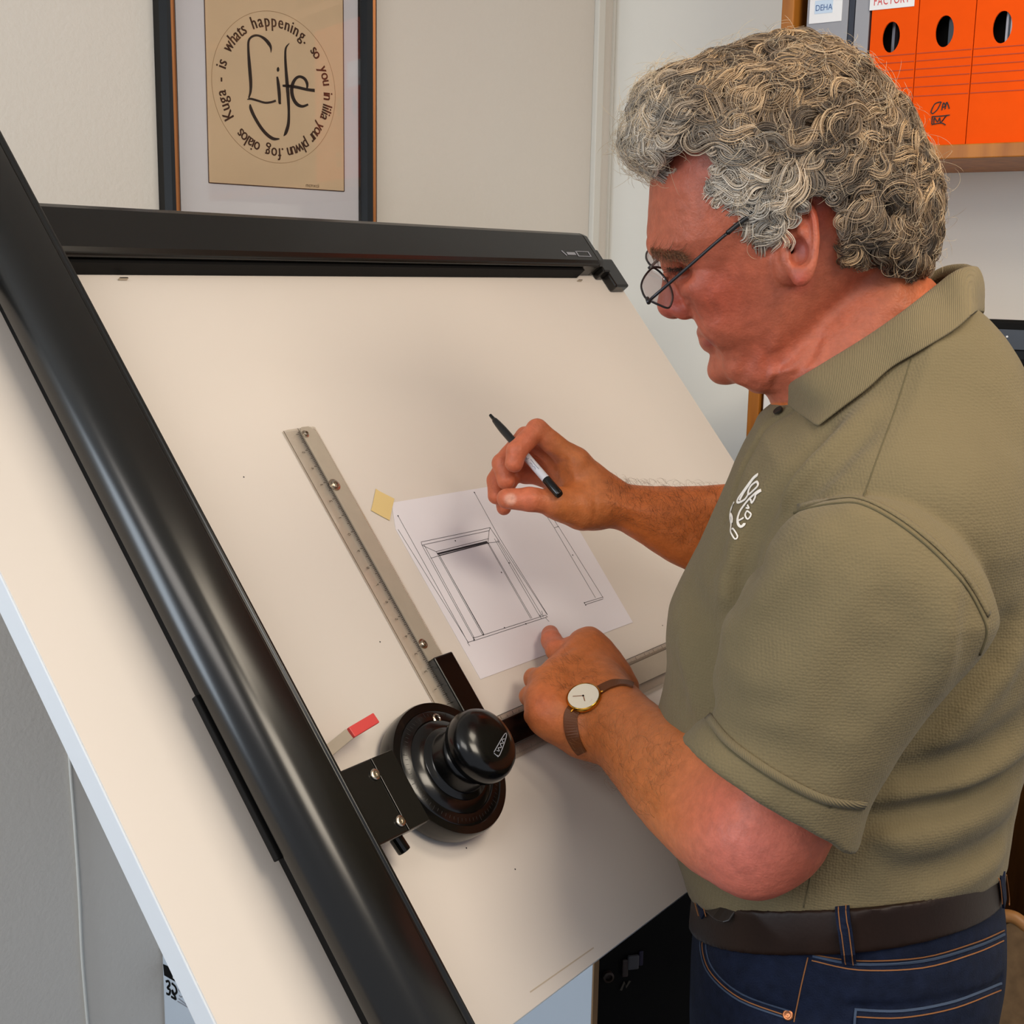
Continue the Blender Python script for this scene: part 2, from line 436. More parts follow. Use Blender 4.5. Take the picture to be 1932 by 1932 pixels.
def oval(cx, cy, rx_, ry_, n=28): return [(cx + rx_ * math.cos(t), cy + ry_ * math.sin(t)) for t in np.linspace(0, 2 * math.pi, n, endpoint=False)]
def box_file(name, label, a0, a1, hole, inner, group=None):
    """box file: spine with an oval finger hole, side boards, base and papers seen through the hole"""
    h = .318; z0 = zsh + .0008; d = .215
    t = thing(name, label, 'box file', bp((a0 + a1) / 2, z0, -.1), group)
    n = 28; hw = (a1 - a0) / 2; am = (a0 + a1) / 2
    hz = hole[1]; ra, rz = .0125, .0205
    ov = [(hole[0] + ra * math.cos(q), hz + rz * math.sin(q)) for q in np.linspace(0, 2 * math.pi, n, endpoint=False)]
    outer = []
    for q in np.linspace(0, 2 * math.pi, n, endpoint=False):
        c, s = math.cos(q), math.sin(q); zm = z0 + h / 2
        # rectangle boundary point in that direction, seen from the hole
        tx = ((a1 if c > 0 else a0) - hole[0]) / c if abs(c) > 1e-6 else 1e9
        tz = ((z0 + h if s > 0 else z0) - hz) / s if abs(s) > 1e-6 else 1e9
        k = min(tx, tz); outer.append((hole[0] + c * k, hz + s * k))
    for cx, cz_ in ((a0, z0), (a1, z0), (a1, z0 + h), (a0, z0 + h)):   # snap the nearest ring point onto each corner
        i = min(range(n), key=lambda j: (outer[j][0] - cx) ** 2 + (outer[j][1] - cz_) ** 2); outer[i] = (cx, cz_)
    b = MB()
    b.loft([[bp(x, z, 0) for x, z in outer], [bp(x, z, 0) for x, z in ov], [bp(x, z, -.003) for x, z in ov], [bp(x, z, -.003) for x, z in outer], [bp(x, z, 0) for x, z in outer]], True, False)
    sp = b.build('spine', MAT['orange'], t)
    b = MB(); b.box(BN, WR_D, Zv, BPn, (a0, a0 + .003), (z0, z0 + h), (-d, -.0031)); b.box(BN, WR_D, Zv, BPn, (a1 - .003, a1), (z0, z0 + h), (-d, -.0031)); b.build('side_boards', MAT['orange'], t)
    b = MB(); b.box(BN, WR_D, Zv, BPn, (a0 + .0032, a1 - .0032), (z0, z0 + .003), (-d, -.0031)); b.build('base_board', MAT['orange'], t)
    b = MB(); b.box(BN, WR_D, Zv, BPn, (a0 + .004, a1 - .004), (z0 + .004, z0 + h - .02), (-d + .01, -.035)); b.build('contents', MAT['dark'], t)
    b = MB()
    for dx, w_, mt in inner: b.box(BN, WR_D, Zv, BPn, (hole[0] + dx, hole[0] + dx + w_), (z0 + .01, z0 + h - .03), (-.034, -.02))
    b.build('papers', MAT[inner[0][2]], t)
    # score lines across the spine
    b = MB()
    for (za, zb_) in SCORES: b.strip([bp(a0 + .001, za, .0002), bp(a1 - .001, zb_, .0002)], .0012, BPn, .0003)
    b.build('score_lines', mat('scored_orange', (176, 58, 4), .6), sp)
    return t, sp
SCORES = [(bq(1640, y)[1], bq(1640, y)[1]) for y in (108, 122, 137, 152, 170, 187)]
e = [bq(1637, 150)[0], bq(1729, 100)[0], bq(1836, 100)[0]]
e.append(e[2] + .0815)
gp = .0012
f1, s1 = box_file('box_file', 'orange box file with a white label, leftmost of three on the shelf', e[0], e[1] - gp, bq(1681, 70), [(-.006, .004, 'grey')])
f2, s2 = box_file('box_file', 'middle orange box file with black scribbled handwriting low on its spine', e[1], e[2] - gp, bq(1782, 59), [(-.001, .007, 'slate')])
f3, s3 = box_file('box_file', 'orange box file at the right edge with pale papers in its finger hole', e[2], e[3] - gp, bq(1891, 51), [(-.001, .003, 'white'), (.005, .002, 'white')])
# white label on the first, handwriting on the second
zl = bq(1683, 16)[1]; a0, a1 = bq(1642, 0)[0], bq(1726, 0)[0]
b = MB(); b.box(BN, WR_D, Zv, BPn, (a0, a1), (zl, zl + .05), (.0004, .0009)); lb = b.build('label', MAT['white'], f1)
b = MB(); text_line(b, 'FACTORY', bp(a0 + .006, zl + .006, .0011), WR_D, Zv, .017, .62, .12); b.build('label_writing', MAT['red_ink'], lb)
def scribble(pts): return spline(pts, 4)
b = MB()
for s_ in ([(1775, 192), (1764, 196), (1757, 210), (1760, 214), (1769, 206), (1776, 192)], [(1777, 208), (1780, 194), (1784, 200), (1779, 202)], [(1783, 206), (1786, 193), (1789, 198), (1791, 205)], [(1758, 220), (1774, 219), (1792, 217)], [(1759, 221), (1758, 234)], [(1762, 234), (1763, 222), (1769, 230), (1773, 222), (1775, 231), (1784, 220), (1777, 229), (1786, 218)], [(1758, 235), (1776, 232), (1784, 236)]):
    b.strip([BPL.hit(x, y, .0006) for x, y in scribble(s_)], .0014, BPn, .0003)
b.build('handwriting', MAT['black_ink'], s2)
# the other files left of the orange ones
def lever_file(name, label, a0, a1, m, h=.325, lab=None):
    z0 = zsh + .0008
    t = thing(name, label, 'binder', bp((a0 + a1) / 2, z0, -.1))
    b = MB(); b.box(BN, WR_D, Zv, BPn, (a0, a1), (z0, z0 + h), (-.003, -.001)); b.build('spine', m, t, bevel=.0006)
    b = MB(); b.box(BN, WR_D, Zv, BPn, (a0, a0 + .003), (z0, z0 + h), (-.225, -.0031)); b.box(BN, WR_D, Zv, BPn, (a1 - .003, a1), (z0, z0 + h), (-.225, -.0031)); b.build('covers', m, t)
    b = MB(); b.box(BN, WR_D, Zv, BPn, (a0 + .0035, a1 - .0035), (z0 + .01, z0 + h - .012), (-.215, -.02)); b.build('papers', MAT['white'], t)
    return t
a0, a1, a2, a3 = bq(1519, 60)[0] + .001, bq(1600, 40)[0], bq(1612, 40)[0], bq(1635, 120)[0]
t = lever_file('binder', 'grey lever arch binder with a white pocket label marked in blue', a0, a1 - .001, MAT['grey'])
zl = bq(1550, 43)[1]
b = MB(); b.box(BN, WR_D, Zv, BPn, (a0 + .004, a1 - .010), (zl, zl + .07), (-.0008, .0002)); lb = b.build('label', MAT['white'], t)
z_ = bq(1550, 20)[1]
b = MB(); b.box(BN, WR_D, Zv, BPn, (a0 + .012, a1 - .024), (z_ - .004, z_ + .014), (.0003, .0006)); b.build('name_tag', mat('pale_blue_card', (196, 216, 238), .6), lb)
b = MB(); text_line(b, 'DEHA', bp(a0 + .0135, z_, .0008), WR_D, Zv, .0115, .85, .1); b.build('label_writing', MAT['blue_ink'], lb)
t = lever_file('binder', 'narrow black binder standing between the grey binders', a1, a2 - .001, MAT['navy'])
t = lever_file('binder', 'slim grey binder pressed against the leftmost orange box file', a2, a3 - .001, MAT['grey'])

# lower bookcase seen under his chin
lo = bq(1409, 790)[0]; lo1 = lo + .0185; zt_ = bq(1415, 716)[1]
bc = thing('bookcase', 'low pine bookcase against the right wall, seen under his chin', 'bookcase', bp(lo, 0, -.1))
b = MB(); b.box(BN, WR_D, Zv, BPn, (lo, lo1), (0, zt_), (-deep + .016, .0)); b.build('side_panel', MAT['wood'], bc, bevel=.0015)
b = MB(); b.box(BN, WR_D, Zv, BPn, (lo + .5, lo + .519), (0, zt_), (-deep + .016, .0)); b.build('side_panel', MAT['wood'], bc, bevel=.0015)
b = MB(); b.box(BN, WR_D, Zv, BPn, (lo, lo + .519), (zt_ + .0004, zt_ + .019), (-deep + .016, .003)); b.build('top_board', MAT['wood'], bc, bevel=.0015)
zs_ = bq(1436, 778)[1]
for zz in (zs_, .35, .06):
    b = MB(); b.box(BN, WR_D, Zv, BPn, (lo1 + .0003, lo + .4997), (zz - .019, zz), (-deep + .016, -.002)); b.build('shelf_board', MAT['wood_d'], bc, bevel=.0015)
b = MB(); b.box(BN, WR_D, Zv, BPn, (lo1 + .0003, lo + .4997), (.06, zt_), (-deep + .016, -deep + .02)); b.build('back_panel', MAT['wood_d'], bc)
zf = zs_ + .001
t = thing('storage_box', 'white card storage box standing in the low bookcase', 'box', bp(lo1 + .06, zf, -.1))
b = MB(); b.box(BN, WR_D, Zv, BPn, (lo1 + .005, lo1 + .13), (zf, zf + .030), (-.22, -.004)); b.build('body', MAT['white'], t, bevel=.002)
b = MB(); b.box(BN, WR_D, Zv, BPn, (lo1 + .0045, lo1 + .1305), (zf + .0304, zf + .038), (-.2205, -.0035)); b.build('lid', MAT['white'], t, bevel=.002)

# dark monitor at the right edge, standing on the low bookcase
MP = Plane(BN + WR_N * -.06, WR_N)
def mq(px, py):
    q = MP.hit(px, py) - BN; return q @ WR_D, q[2]
ma = mq(1840, 603)[0]; mz = mq(1900, 604)[1]; off = -.06; mb_ = zt_ + .0195
t = thing('monitor', 'black monitor behind his shoulder at the right edge', 'monitor', bp(ma + .2, mb_, off))
b = MB(); b.box(BN, WR_D, Zv, BPn, (ma, ma + .42), (mb_ + .02, mz), (off - .03, off)); b.build('casing', MAT['dark'], t, bevel=.004)
b = MB(); b.box(BN, WR_D, Zv, BPn, (ma + .02, ma + .30), (mb_, mb_ + .0199), (off - .09, off + .03)); b.build('foot', MAT['dark'], t, bevel=.003)
zz0, zz1 = mq(1910, 622)[1], mq(1910, 659)[1]
b = MB(); b.box(BN, WR_D, Zv, BPn, (ma + .004, ma + .416), (zz1, zz0), (off + .0002, off + .002)); b.build('control_strip', MAT['slate'], t)
b = MB(); b.box(BN, WR_D, Zv, BPn, (ma + .01, ma + .41), (mb_ + .03, zz1 - .002), (off + .0002, off + .001)); b.build('screen', MAT['railf'], t)
q = mq(1901, 635); b = MB(); b.lathe(bp(q[0], q[1], off + .0021), BPn, [(.0015, 0), (.0015, .0006), (.0001, .0007)], 12); b.build('indicator', MAT['white'], t)

# wooden chair at the lower right, seen behind his hip
WCH = mat('chair_wood', (150, 104, 58), .45, .4)
ch = thing('wooden_chair', 'bentwood chair with a curved back rail behind his hip', 'chair', P(1990, 1900, 1.72) * np.array([1, 1, 0]))
cq = lambda x, y, z: P(x, y, z)
b = MB(); b.tube(spline([cq(1868, 1760, 1.74), cq(1885, 1732, 1.73), cq(1912, 1731, 1.72), cq(1940, 1752, 1.71), cq(1985, 1790, 1.69), cq(2060, 1800, 1.66)], 6), .009, 10); b.build('back_rail', WCH, ch, smooth=True)
lo_ = [cq(1868, 1760, 1.74), cq(1912, 1731, 1.72), cq(1985, 1790, 1.69), cq(2060, 1800, 1.66)]
b = MB(); b.prism([cq(1872, 1755, 1.742), cq(1912, 1735, 1.722), cq(1960, 1768, 1.702), cq(2050, 1800, 1.662), cq(2040, 2080, 1.662), cq(1866, 2080, 1.742)], WR_N * .008); b.build('back_panel', mat('woven_cane', (112, 88, 62), .7, .2, noise=(60, .2)), ch)
base = ORIG[ch.name]
for x, y, z in ((1868, 2080, 1.742), (2045, 2080, 1.662)):
    q = cq(x, y, z); b = MB(); b.tube([q + Zv * .02, np.array([q[0], q[1], .001])], .014, 10); b.build('leg', WCH, ch, smooth=True)
    q2 = q - WR_N * .02 + np.array([.30, .22, 0]) ; b = MB(); b.tube([np.array([q2[0], q2[1], cq(1950, 2080, 1.7)[2]]), np.array([q2[0], q2[1], .001])], .014, 10); b.build('leg', WCH, ch, smooth=True)
c0, c1 = cq(1868, 2080, 1.742), cq(2045, 2080, 1.662); dv = np.array([.32, .22, 0]); zs = c0[2]
b = MB(); b.prism([np.array([p[0], p[1], zs]) for p in (c0, c1, c1 + dv, c0 + dv)], Zv * .025); b.build('seat', WCH, ch, bevel=.006)

# white appliance and black equipment rack under the board
S0 = LW.hit(303, 1800); kk = (S0 - CORNER) @ WL_D
CP = Plane(CORNER + WL_D * kk, WR_N)
def cq2(px, py):
    q = CP.hit(px, py) - CORNER; return q @ WR_D, q[2]
L1 = cq2(1117, 1870)[0]
ctop = cq2(1117, 1825)[1] + .03
cab = thing('white_panel', 'white upright panel with a black sticker standing under the drawing board', 'panel', CORNER + WL_D * kk + WR_D * L1 / 2)
no_ = WR_N @ WL_D * kk; xs_ = WR_D @ WL_D * kk + .004
b = MB(); b.box(CORNER, WR_D, WR_N, Zv, (xs_, L1), (no_ - .010, no_), (.0, ctop)); b.build('body', MAT['cab'], cab, bevel=.001)
b = MB(); b.box(CORNER, WR_D, WR_N, Zv, (L1 + .0001, L1 + .002), (no_ - .0105, no_ + .0005), (.0, ctop)); b.build('edge_strip', mat('tan_edging', (150, 118, 84), .6), cab)
def cpt(px, py): return CP.hit(px, py, .0006)
b = MB(); b.prism([cpt(308, 1819), cpt(350, 1838), cpt(362, 1870), cpt(310, 1840)], WR_N * .0004); st = b.build('sticker', MAT['dark'], cab)
b = MB(); b.prism([cpt(326, 1836), cpt(329, 1839), cpt(330, 1843), cpt(336, 1849), cpt(334, 1851), cpt(327, 1845)], WR_N * .0008); b.build('sticker_mark', MAT['white'], st)
b = MB()
for s_ in ([(313, 1852), (318, 1851), (320, 1858), (316, 1864), (321, 1868), (319, 1876), (314, 1874)], [(324, 1855), (331, 1862), (333, 1872), (327, 1876), (325, 1868), (330, 1880), (331, 1885), (323, 1880)]):
    b.strip([cpt(x, y) for x, y in spline(s_, 4)], .0035, WR_N, .0004)
b.build('sticker_digits', MAT['dark'], st)
b = MB()
for s_ in ([(340, 1864), (337, 1868), (345, 1876), (342, 1881), (338, 1878)], [(348, 1872), (352, 1880), (350, 1884)], [(337, 1884), (350, 1894), (362, 1902)], [(335, 1889), (352, 1899), (365, 1907)]):
    b.strip([cpt(x, y) for x, y in spline(s_, 4)], .0016, WR_N, .0004)
b.build('sticker_script', MAT['grey'], st)

rk = thing('equipment_rack', 'black equipment rack in the shade under the board by his jeans', 'rack', P(1260, 1850, 1.62) * np.array([1, 1, 0]))
RO = P(1100, 1850, 1.60); RO[2] = 0; rzt = P(1200, 1690, 1.6)[2]
rx_ = np.array([math.cos(.25), math.sin(.25), 0]); ry_ = np.array([-rx_[1], rx_[0], 0])
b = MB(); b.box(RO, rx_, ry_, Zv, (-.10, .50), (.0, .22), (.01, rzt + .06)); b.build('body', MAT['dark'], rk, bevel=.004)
RP = Plane(RO, -ry_)
q = RP.hit(1146, 1840, .001)
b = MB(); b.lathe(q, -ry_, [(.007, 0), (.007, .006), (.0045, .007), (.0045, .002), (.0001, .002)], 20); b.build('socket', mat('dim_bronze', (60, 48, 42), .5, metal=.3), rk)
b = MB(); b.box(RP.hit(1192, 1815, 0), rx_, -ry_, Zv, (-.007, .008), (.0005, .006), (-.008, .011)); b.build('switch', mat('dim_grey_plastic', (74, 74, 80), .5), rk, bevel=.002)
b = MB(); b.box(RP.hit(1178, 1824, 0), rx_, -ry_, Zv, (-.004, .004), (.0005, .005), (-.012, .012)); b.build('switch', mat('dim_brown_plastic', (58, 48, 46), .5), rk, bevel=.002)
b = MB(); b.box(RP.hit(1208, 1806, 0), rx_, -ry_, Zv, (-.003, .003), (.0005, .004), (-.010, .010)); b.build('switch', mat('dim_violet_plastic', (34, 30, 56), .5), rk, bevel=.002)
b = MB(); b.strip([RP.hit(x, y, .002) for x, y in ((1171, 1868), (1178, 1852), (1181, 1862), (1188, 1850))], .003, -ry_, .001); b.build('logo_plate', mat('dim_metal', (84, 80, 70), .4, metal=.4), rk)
# ------------------------------------------------------------------ drawing board
_w, _u, _n = (np.array([math.sin(math.radians(36.5514)), math.cos(math.radians(36.5514)), 0]), None, None)
_n0 = np.array([-_w[1], _w[0], 0]); _t = math.radians(50.3543)
_u = _n0 * math.cos(_t) + Zv * math.sin(_t); _n = np.cross(_w, _u)
BO = P(900, 1200, 1.35)
def B(w, u, n=0.0): return BO + _w * w + _u * u + _n * n
BPl = Plane(BO, _n)
def bh(px, py, h=0.0):
    q = BPl.hit(px, py, h) - BO; return q @ _w, q @ _u
def BH(px, py, h=0.0): return BPl.hit(px, py, h)
bw0, bw1, bu0, bu1 = -.4695, .728, -.334, .474
TH = .024
brd = thing('drawing_board', 'large white tilted drawing board the man is working at', 'drawing board', B((bw0 + bw1) / 2, bu0, -.02))
b = MB(); b.box(BO, _w, _u, _n, (bw0 + .0012, bw1 - .0012), (bu0 + .0012, bu1 + .058), (-.0012, 0)); b.build('work_surface', MAT['board'], brd)
b = MB(); b.box(BO, _w, _u, _n, (bw0, bw1), (bu0, bu1 + .059), (-TH, -.0013)); b.build('edge_band', MAT['edge'], brd, bevel=.001)
# stand
post = MAT['rail']
for wpos in (-.02, .66):
    b = MB(); q = B(wpos, .22, -TH); b.box(q, _w, _n0, Zv, (-.02, .02), (-.002, .05), (-q[2] + .03, -.02)); b.build('stand_leg', post, brd, bevel=.003)
    b = MB(); b.box(np.array([q[0], q[1], 0]), _w, _n0, Zv, (-.025, .025), (-.32 if wpos < .3 else -.10, .12), (0, .03)); b.build('stand_foot', post, brd, bevel=.004)
b = MB(); q = B(-.04, .22, -TH); b.box(q, _w, _n, _u, (0, .72), (-.03, -.0005), (-.02, .02)); b.build('stand_bar', post, brd, bevel=.003)
# faint scored margin and specks on the laminate
b = MB(); b.strip([BH(1000, 1872, .0001), BH(1120, 1788, .0001)], .0012, _n, .0001); b.build('scored_line', mat('worn_score', (196, 180, 160), .7), brd)
for x, y in ((717, 1211), (1078, 1105), (972, 1640), (880, 1600), (1250, 1180), (640, 960), (460, 900)):
    b = MB(); b.lathe(BH(x, y, .0001), _n, [(.0008, 0), (.0008, .0001)], 8); b.build('ink_speck', MAT['ink'], brd)

# ------------------------------------------------------------------ drafting machine
dm = thing('drafting_machine', 'black track drafting machine with protractor head and two clear scales on the board', 'drafting machine', B(-.3, 0, 0))
# horizontal rail along the top edge: cover, dark front, end foot
r0, r1 = -.52, .652
def sect(w, prof): return [B(w, u, n) for u, n in prof]
prof = [(.478, .0005), (.478, .020), (.476, .024), (.478, .0275), (.484, .030), (.532, .030), (.540, .026), (.540, .0005)]
b = MB(); b.loft([sect(r0, prof), sect(r1, prof)]); hr = b.build('horizontal_rail', MAT['rail'], dm, bevel=.0015)
b = MB(); b.box(BO, _w, _u, _n, (r0, r1 - .035), (.4735, .4777), (.0004, .019)); b.build('rail_front', MAT['dark'], hr)
b = MB(); b.loft([sect(r1 + .0003, prof), sect(r1 + .012, [(u + (.5 - u) * .03, n * .97) for u, n in prof])]); b.build('end_cap', MAT['rail'], hr, bevel=.001)
b = MB(); b.box(BO, _w, _u, _n, (.684, .722), (.446, .500), (.0005, .016)); b.build('end_foot', MAT['rail'], hr, bevel=.003)
b = MB(); b.box(BO, _w, _u, _n, (.6652, .6838), (.470, .512), (.0005, .022)); b.build('end_bracket', MAT['rail'], hr, bevel=.002)
b = MB()

b.strip([B(.603, .4905, .0303), B(.636, .4905, .0303)], .0012, _n, .0003); b.strip([B(.603, .4995, .0303), B(.636, .4995, .0303)], .0012, _n, .0003)
b.strip([B(.603, .490, .0303), B(.603, .500, .0303)], .003, _n, .0003); b.strip([B(.636, .490, .0303), B(.636, .500, .0303)], .003, _n, .0003)
b.strip([B(.566, .500, .0303), B(.572, .491, .0303)], .003, _n, .0003); b.strip([B(.576, .495, .0303), B(.598, .495, .0303)], .005, _n, .0003)
b.build('maker_plate', MAT['grey'], hr)
for px in (225, 1085):
    c, u_ = bh(px, 521, 0); b = MB(); b.box(BO, _w, _u, _n, (c - .004, c + .006), (.4665, .4678), (.0004, .004)); b.build('roller', MAT['steel'], hr)
# vertical track: rounded left flank, flat top
t_r, t_l = -.3135, -.3765
tp = [(t_l + .004, .032), (t_l, .036), (t_l - .001, .045), (t_l + .002, .055), (t_l + .008, .064), (t_l + .016, .0698), (t_l + .024, .072), (t_r - .010, .072), (t_r - .0085, .0702), (t_r - .006, .0702), (t_r - .0045, .072), (t_r - .002, .072), (t_r, .0695), (t_r, .032)]
u0, u1 = -.50, .66
b = MB(); b.loft([[B(w + (u - u0) / (u1 - u0) * -.004, u, n) for w, n in tp] for u in (u0, u1)]); vt = b.build('vertical_track', MAT['rail'], dm, bevel=.0006, angle=50)
b = MB(); b.box(BO, _w, _u, _n, (t_l - .0035, t_l + .03), (-.125, .022), (.0255, .0318)); b.build('guide_strip', MAT['dark'], vt, bevel=.001)
b = MB(); b.box(BO, _w, _u, _n, (t_l + .012, t_r - .008), (u0 + .02, .466), (.012, .0318)); b.build('track_core', MAT['dark'], vt)
b = MB(); b.box(BO, _w, _u, _n, (t_l + .015, t_r - .015), (.486, .53), (.0302, .0319)); b.build('rail_carriage', MAT['rail'], dm, bevel=.002)
# bracket from the track to the head
b = MB(); b.box(BO, _w, _u, _n, (-.3125, -.236), (-.152, -.083), (.036, .050)); br = b.build('bracket', MAT['rail'], dm, bevel=.0015)
b = MB(); b.box(BO, _w, _u, _n, (-.262, -.2355), (-.1515, -.0835), (.0502, .0512)); b.build('bracket_cover', MAT['rail'], br, bevel=.0004)
for x, y in ((709, 1460), (757, 1548)):
    w_, u_ = bh(x, y, .052); b = MB(); b.lathe(B(w_, u_, .0503), _n, [(.0050, 0), (.0050, .0014), (.0040, .0022), (.0026, .0022), (.0022, .0008), (.0001, .0008)], 20); b.build('screw', MAT['steel'], br, angle=40)
b = MB(); w_, u_ = bh(752, 1582, .03); b.tube([B(w_ - .004, u_ + .012, .030), B(w_ + .001, u_ - .012, .028)], .006, 14); b.build('release_peg', MAT['black'], br, smooth=False, bevel=.001)
# brake lever with a red grip
la, lb_ = np.array(bh(622, 1415, .032)), np.array(bh(656, 1387, .030)); lc = np.array(bh(706, 1357, .028))
b = MB()
for (p_, q_, h0, h1, nm, mm, wd_) in ((la + (la - lb_) * .5, lb_, .034, .031, 'lever', 'alu', .0105),):
    d = B(*q_, h1) - B(*p_, h0); b.strip([B(*p_, h0), B(*q_, h1)], wd_, _n, .0025)
lv = b.build('brake_lever', MAT['alu'], dm, bevel=.0006)
b = MB(); b.strip([B(*(lb_ + (lc - lb_) * .05), .0305), B(*lc, .028)], .0102, _n, .004); b.build('lever_grip', MAT['red'], lv, bevel=.0008)
# protractor head
hc = np.array([-.158, -.1155])
HC = B(*hc, 0)
hd = None
b = MB(); b.lathe(HC, _n, [(.058, .003), (.064, .006), (.0655, .012), (.0655, .026), (.0645, .0285), (.0575, .0290), (.0565, .0282), (.0550, .0292), (.047, .031), (.046, .0302), (.0445, .0315), (.040, .0335), (.036, .0355)], 96)
hd = b.build('protractor_head', MAT['black'], dm, angle=35)
b = MB(); b.lathe(HC, _n, [(.036, .0356), (.0355, .0365), (.031, .038), (.0295, .040), (.029, .052), (.0265, .058), (.022, .060)], 72); b.build('hub', MAT['black'], hd, angle=45)
b = MB(); b.lathe(HC, _n, [(.020, .0602), (.0305, .0615), (.0340, .0645), (.0352, .071), (.0345, .0775), (.0318, .0835), (.0265, .088), (.018, .0903), (.009, .0912), (.0002, .0914)], 72); kn = b.build('knob', MAT['black'], hd, angle=50)
kw, ku = bh(943, 1405, .087)
b = MB()
o_ = B(kw - .0095, ku + .004, .0890); ex = BH(955, 1383, .087) - BH(932, 1424, .088); ex /= np.linalg.norm(ex); ey = np.cross(_n, ex)
KC = B(*hc, .063); 
def knob_pt(px, py):                                               # point on the knob's dome
    k = ray(px, py); lo, hi = 1.0, 1.4
    for s in np.linspace(1.05, 1.30, 2500):
        q = CAM + k * s - HC; h = q @ _n; r = math.sqrt(max(0, q @ q - h * h))
        if h < .0914 and r < np.interp(h, [.0615, .071, .0775, .0835, .088, .0903, .0912, .0914], [.0305, .0352, .0345, .0318, .0265, .018, .009, .0002]):
            return CAM + k * (s - .0006)
    return CAM + k * 1.19
for s_ in ([(932, 1419), (952, 1385), (955, 1391), (943, 1424), (938, 1425)], [(932, 1421), (940, 1428)], [(937, 1416), (942, 1417), (940, 1411), (946, 1410), (944, 1403), (950, 1402), (947, 1396), (952, 1394)]):
    b.tube([knob_pt(x, y) for x, y in spline(s_, 3)], .0004, 5)
b.build('knob_badge', MAT['grey'], kn)
for x, y, r_ in ((825, 1355, .0048), ):
    w_, u_ = bh(x, y, .031); b = MB(); b.lathe(B(w_, u_, .0292), _n, [(r_, 0), (r_, .0015), (r_ * .7, .0022), (r_ * .5, .0010), (.0001, .0010)], 20); b.build('screw', MAT['steel'], hd, angle=40)
# engraved degree ticks round the head
b = MB()
for k in range(72):
    t = 2 * math.pi * k / 72; e_ = _w * math.cos(t) + _u * math.sin(t); l_ = .0028 if k % 6 else .005
    b.strip([HC + e_ * (.0505 + .0) + _n * .0302, HC + e_ * (.0505 + l_) + _n * .0295], .0003, _n, .0001)
b.build('degree_ticks', mat('dim_scale_ink', (40, 38, 36), .6), hd)
# two scales: clear body, aluminium spine, ticks, screws, black holder
def scale(name, o_, d, s, length, w0, w1, holder, screws, flip=False, strip=(.42, .86)):
    """o_: (w,u) start, d/s: unit board directions along / across"""
    wd_ = w1 - w0
    g = lambda a, c, h: B(*(np.array(o_) + np.array(d) * a + np.array(s) * c), h)
    prof = [(w0, .0022), (w0 + .004, .0035), (w0 + wd_ * .35, .0042), (w0 + wd_ * .9, .0042), (w1 - .003, .0035), (w1, .0022), (w1, .0010), (w0, .0010)]
    b = MB(); b.loft([[g(0, c, h) for c, h in prof], [g(length, c, h) for c, h in prof]]); o = b.build(name, MAT['clear'], dm)
    b = MB(); c0, c1 = w0 + wd_ * strip[0], w0 + wd_ * strip[1]
    rr = [(holder[1] + .0005, c0), (length - .004, c0), (length, c0 + .004), (length, c1 - .006), (length - .006, c1), (holder[1] + .0005, c1)]
    b.prism([g(a, c, .0043) for a, c in rr], _n * .0016); b.build('aluminium_spine', MAT['alu'], o)
    b = MB(); b2 = MB(); k = 0; a = .012
    while a < length - .004:
        l_ = .0055 if k % 10 == 0 else (.004 if k % 5 == 0 else .0025)
        b.strip([g(a, c0 - .001, .0044), g(a, c0 - .001 - l_, .0044)], .0006, _n, .0001)
        b2.strip([g(a, w1 - .003, .0038), g(a, w1 - .003 - l_ * .6, .0044)], .0003, _n, .0001); a += .002 if k % 2 else .002; k += 1
    b.build('tick_marks', MAT['tick'], o); b2.build('edge_tick_marks', MAT['tick'], o)
    b = MB(); a = .03; k = 1
    while a < length - .01:
        put_glyph(b, str(k % 10), g(a, w0 + wd_ * .16, .0044), np.array(B(d[0], d[1]) - BO), np.array(B(s[0], s[1]) - BO), .0055); a += .02; k += 1
    b.build('scale_numbers', MAT['tick'], o)
    b = MB(); b.strip([g(.0, c0 - .0006, .0045), g(length, c0 - .0006, .0045)], .0005, _n, .0001); b.strip([g(0, w0 + .0003, .0026), g(length, w0 + .0003, .0026)], .0006, _n, .0001); b.build('edge_lines', MAT['tick'], o)
    b = MB(); hc0, hc1 = w0 + wd_ * holder[2], w0 + wd_ * holder[3]
    b.prism([g(a, c, .0046) for a, c in ((holder[0], hc0), (holder[1], hc0), (holder[1], hc1), (holder[0], hc1))], _n * .0105); b.build('holder', MAT['black'], o, bevel=.0015)
    for a, c, r_ in screws:
        b = MB(); b.lathe(g(a, w0 + wd_ * c, .006), _n, [(r_ * 1.5, 0), (r_ * 1.5, .0006), (r_, .0008), (r_, .0024), (r_ * .75, .003), (r_ * .45, .003), (r_ * .4, .0012), (.0001, .0012)], 24); b.build('scale_screw', MAT['steel'], o, angle=40)
    return o
so = (-.109, -.068)
def vs(px, py): 
    w_, u_ = bh(px, py, .007); return (u_ - so[1], (w_ - so[0]) / .046)
scr = [(*vs(577, 818), .0028), (*vs(632, 914), .0046), (*vs(799, 1214), .0036)]
hl = bh(812, 1243, .014)[1] - so[1]
scale('vertical_scale', so, (0, 1), (1, 0), .339, 0, .046, (-.012, hl, .38, 1.0), scr)
so2 = (-.088, -.0855); hl2 = bh(1033, 1330, .012)[0] - so2[0]
scale('horizontal_scale', so2, (1, 0), (0, -1), .46, 0, .0465, (-.008, hl2, .16, .74), [(.40, .5, .0036)], strip=(.18, .70))

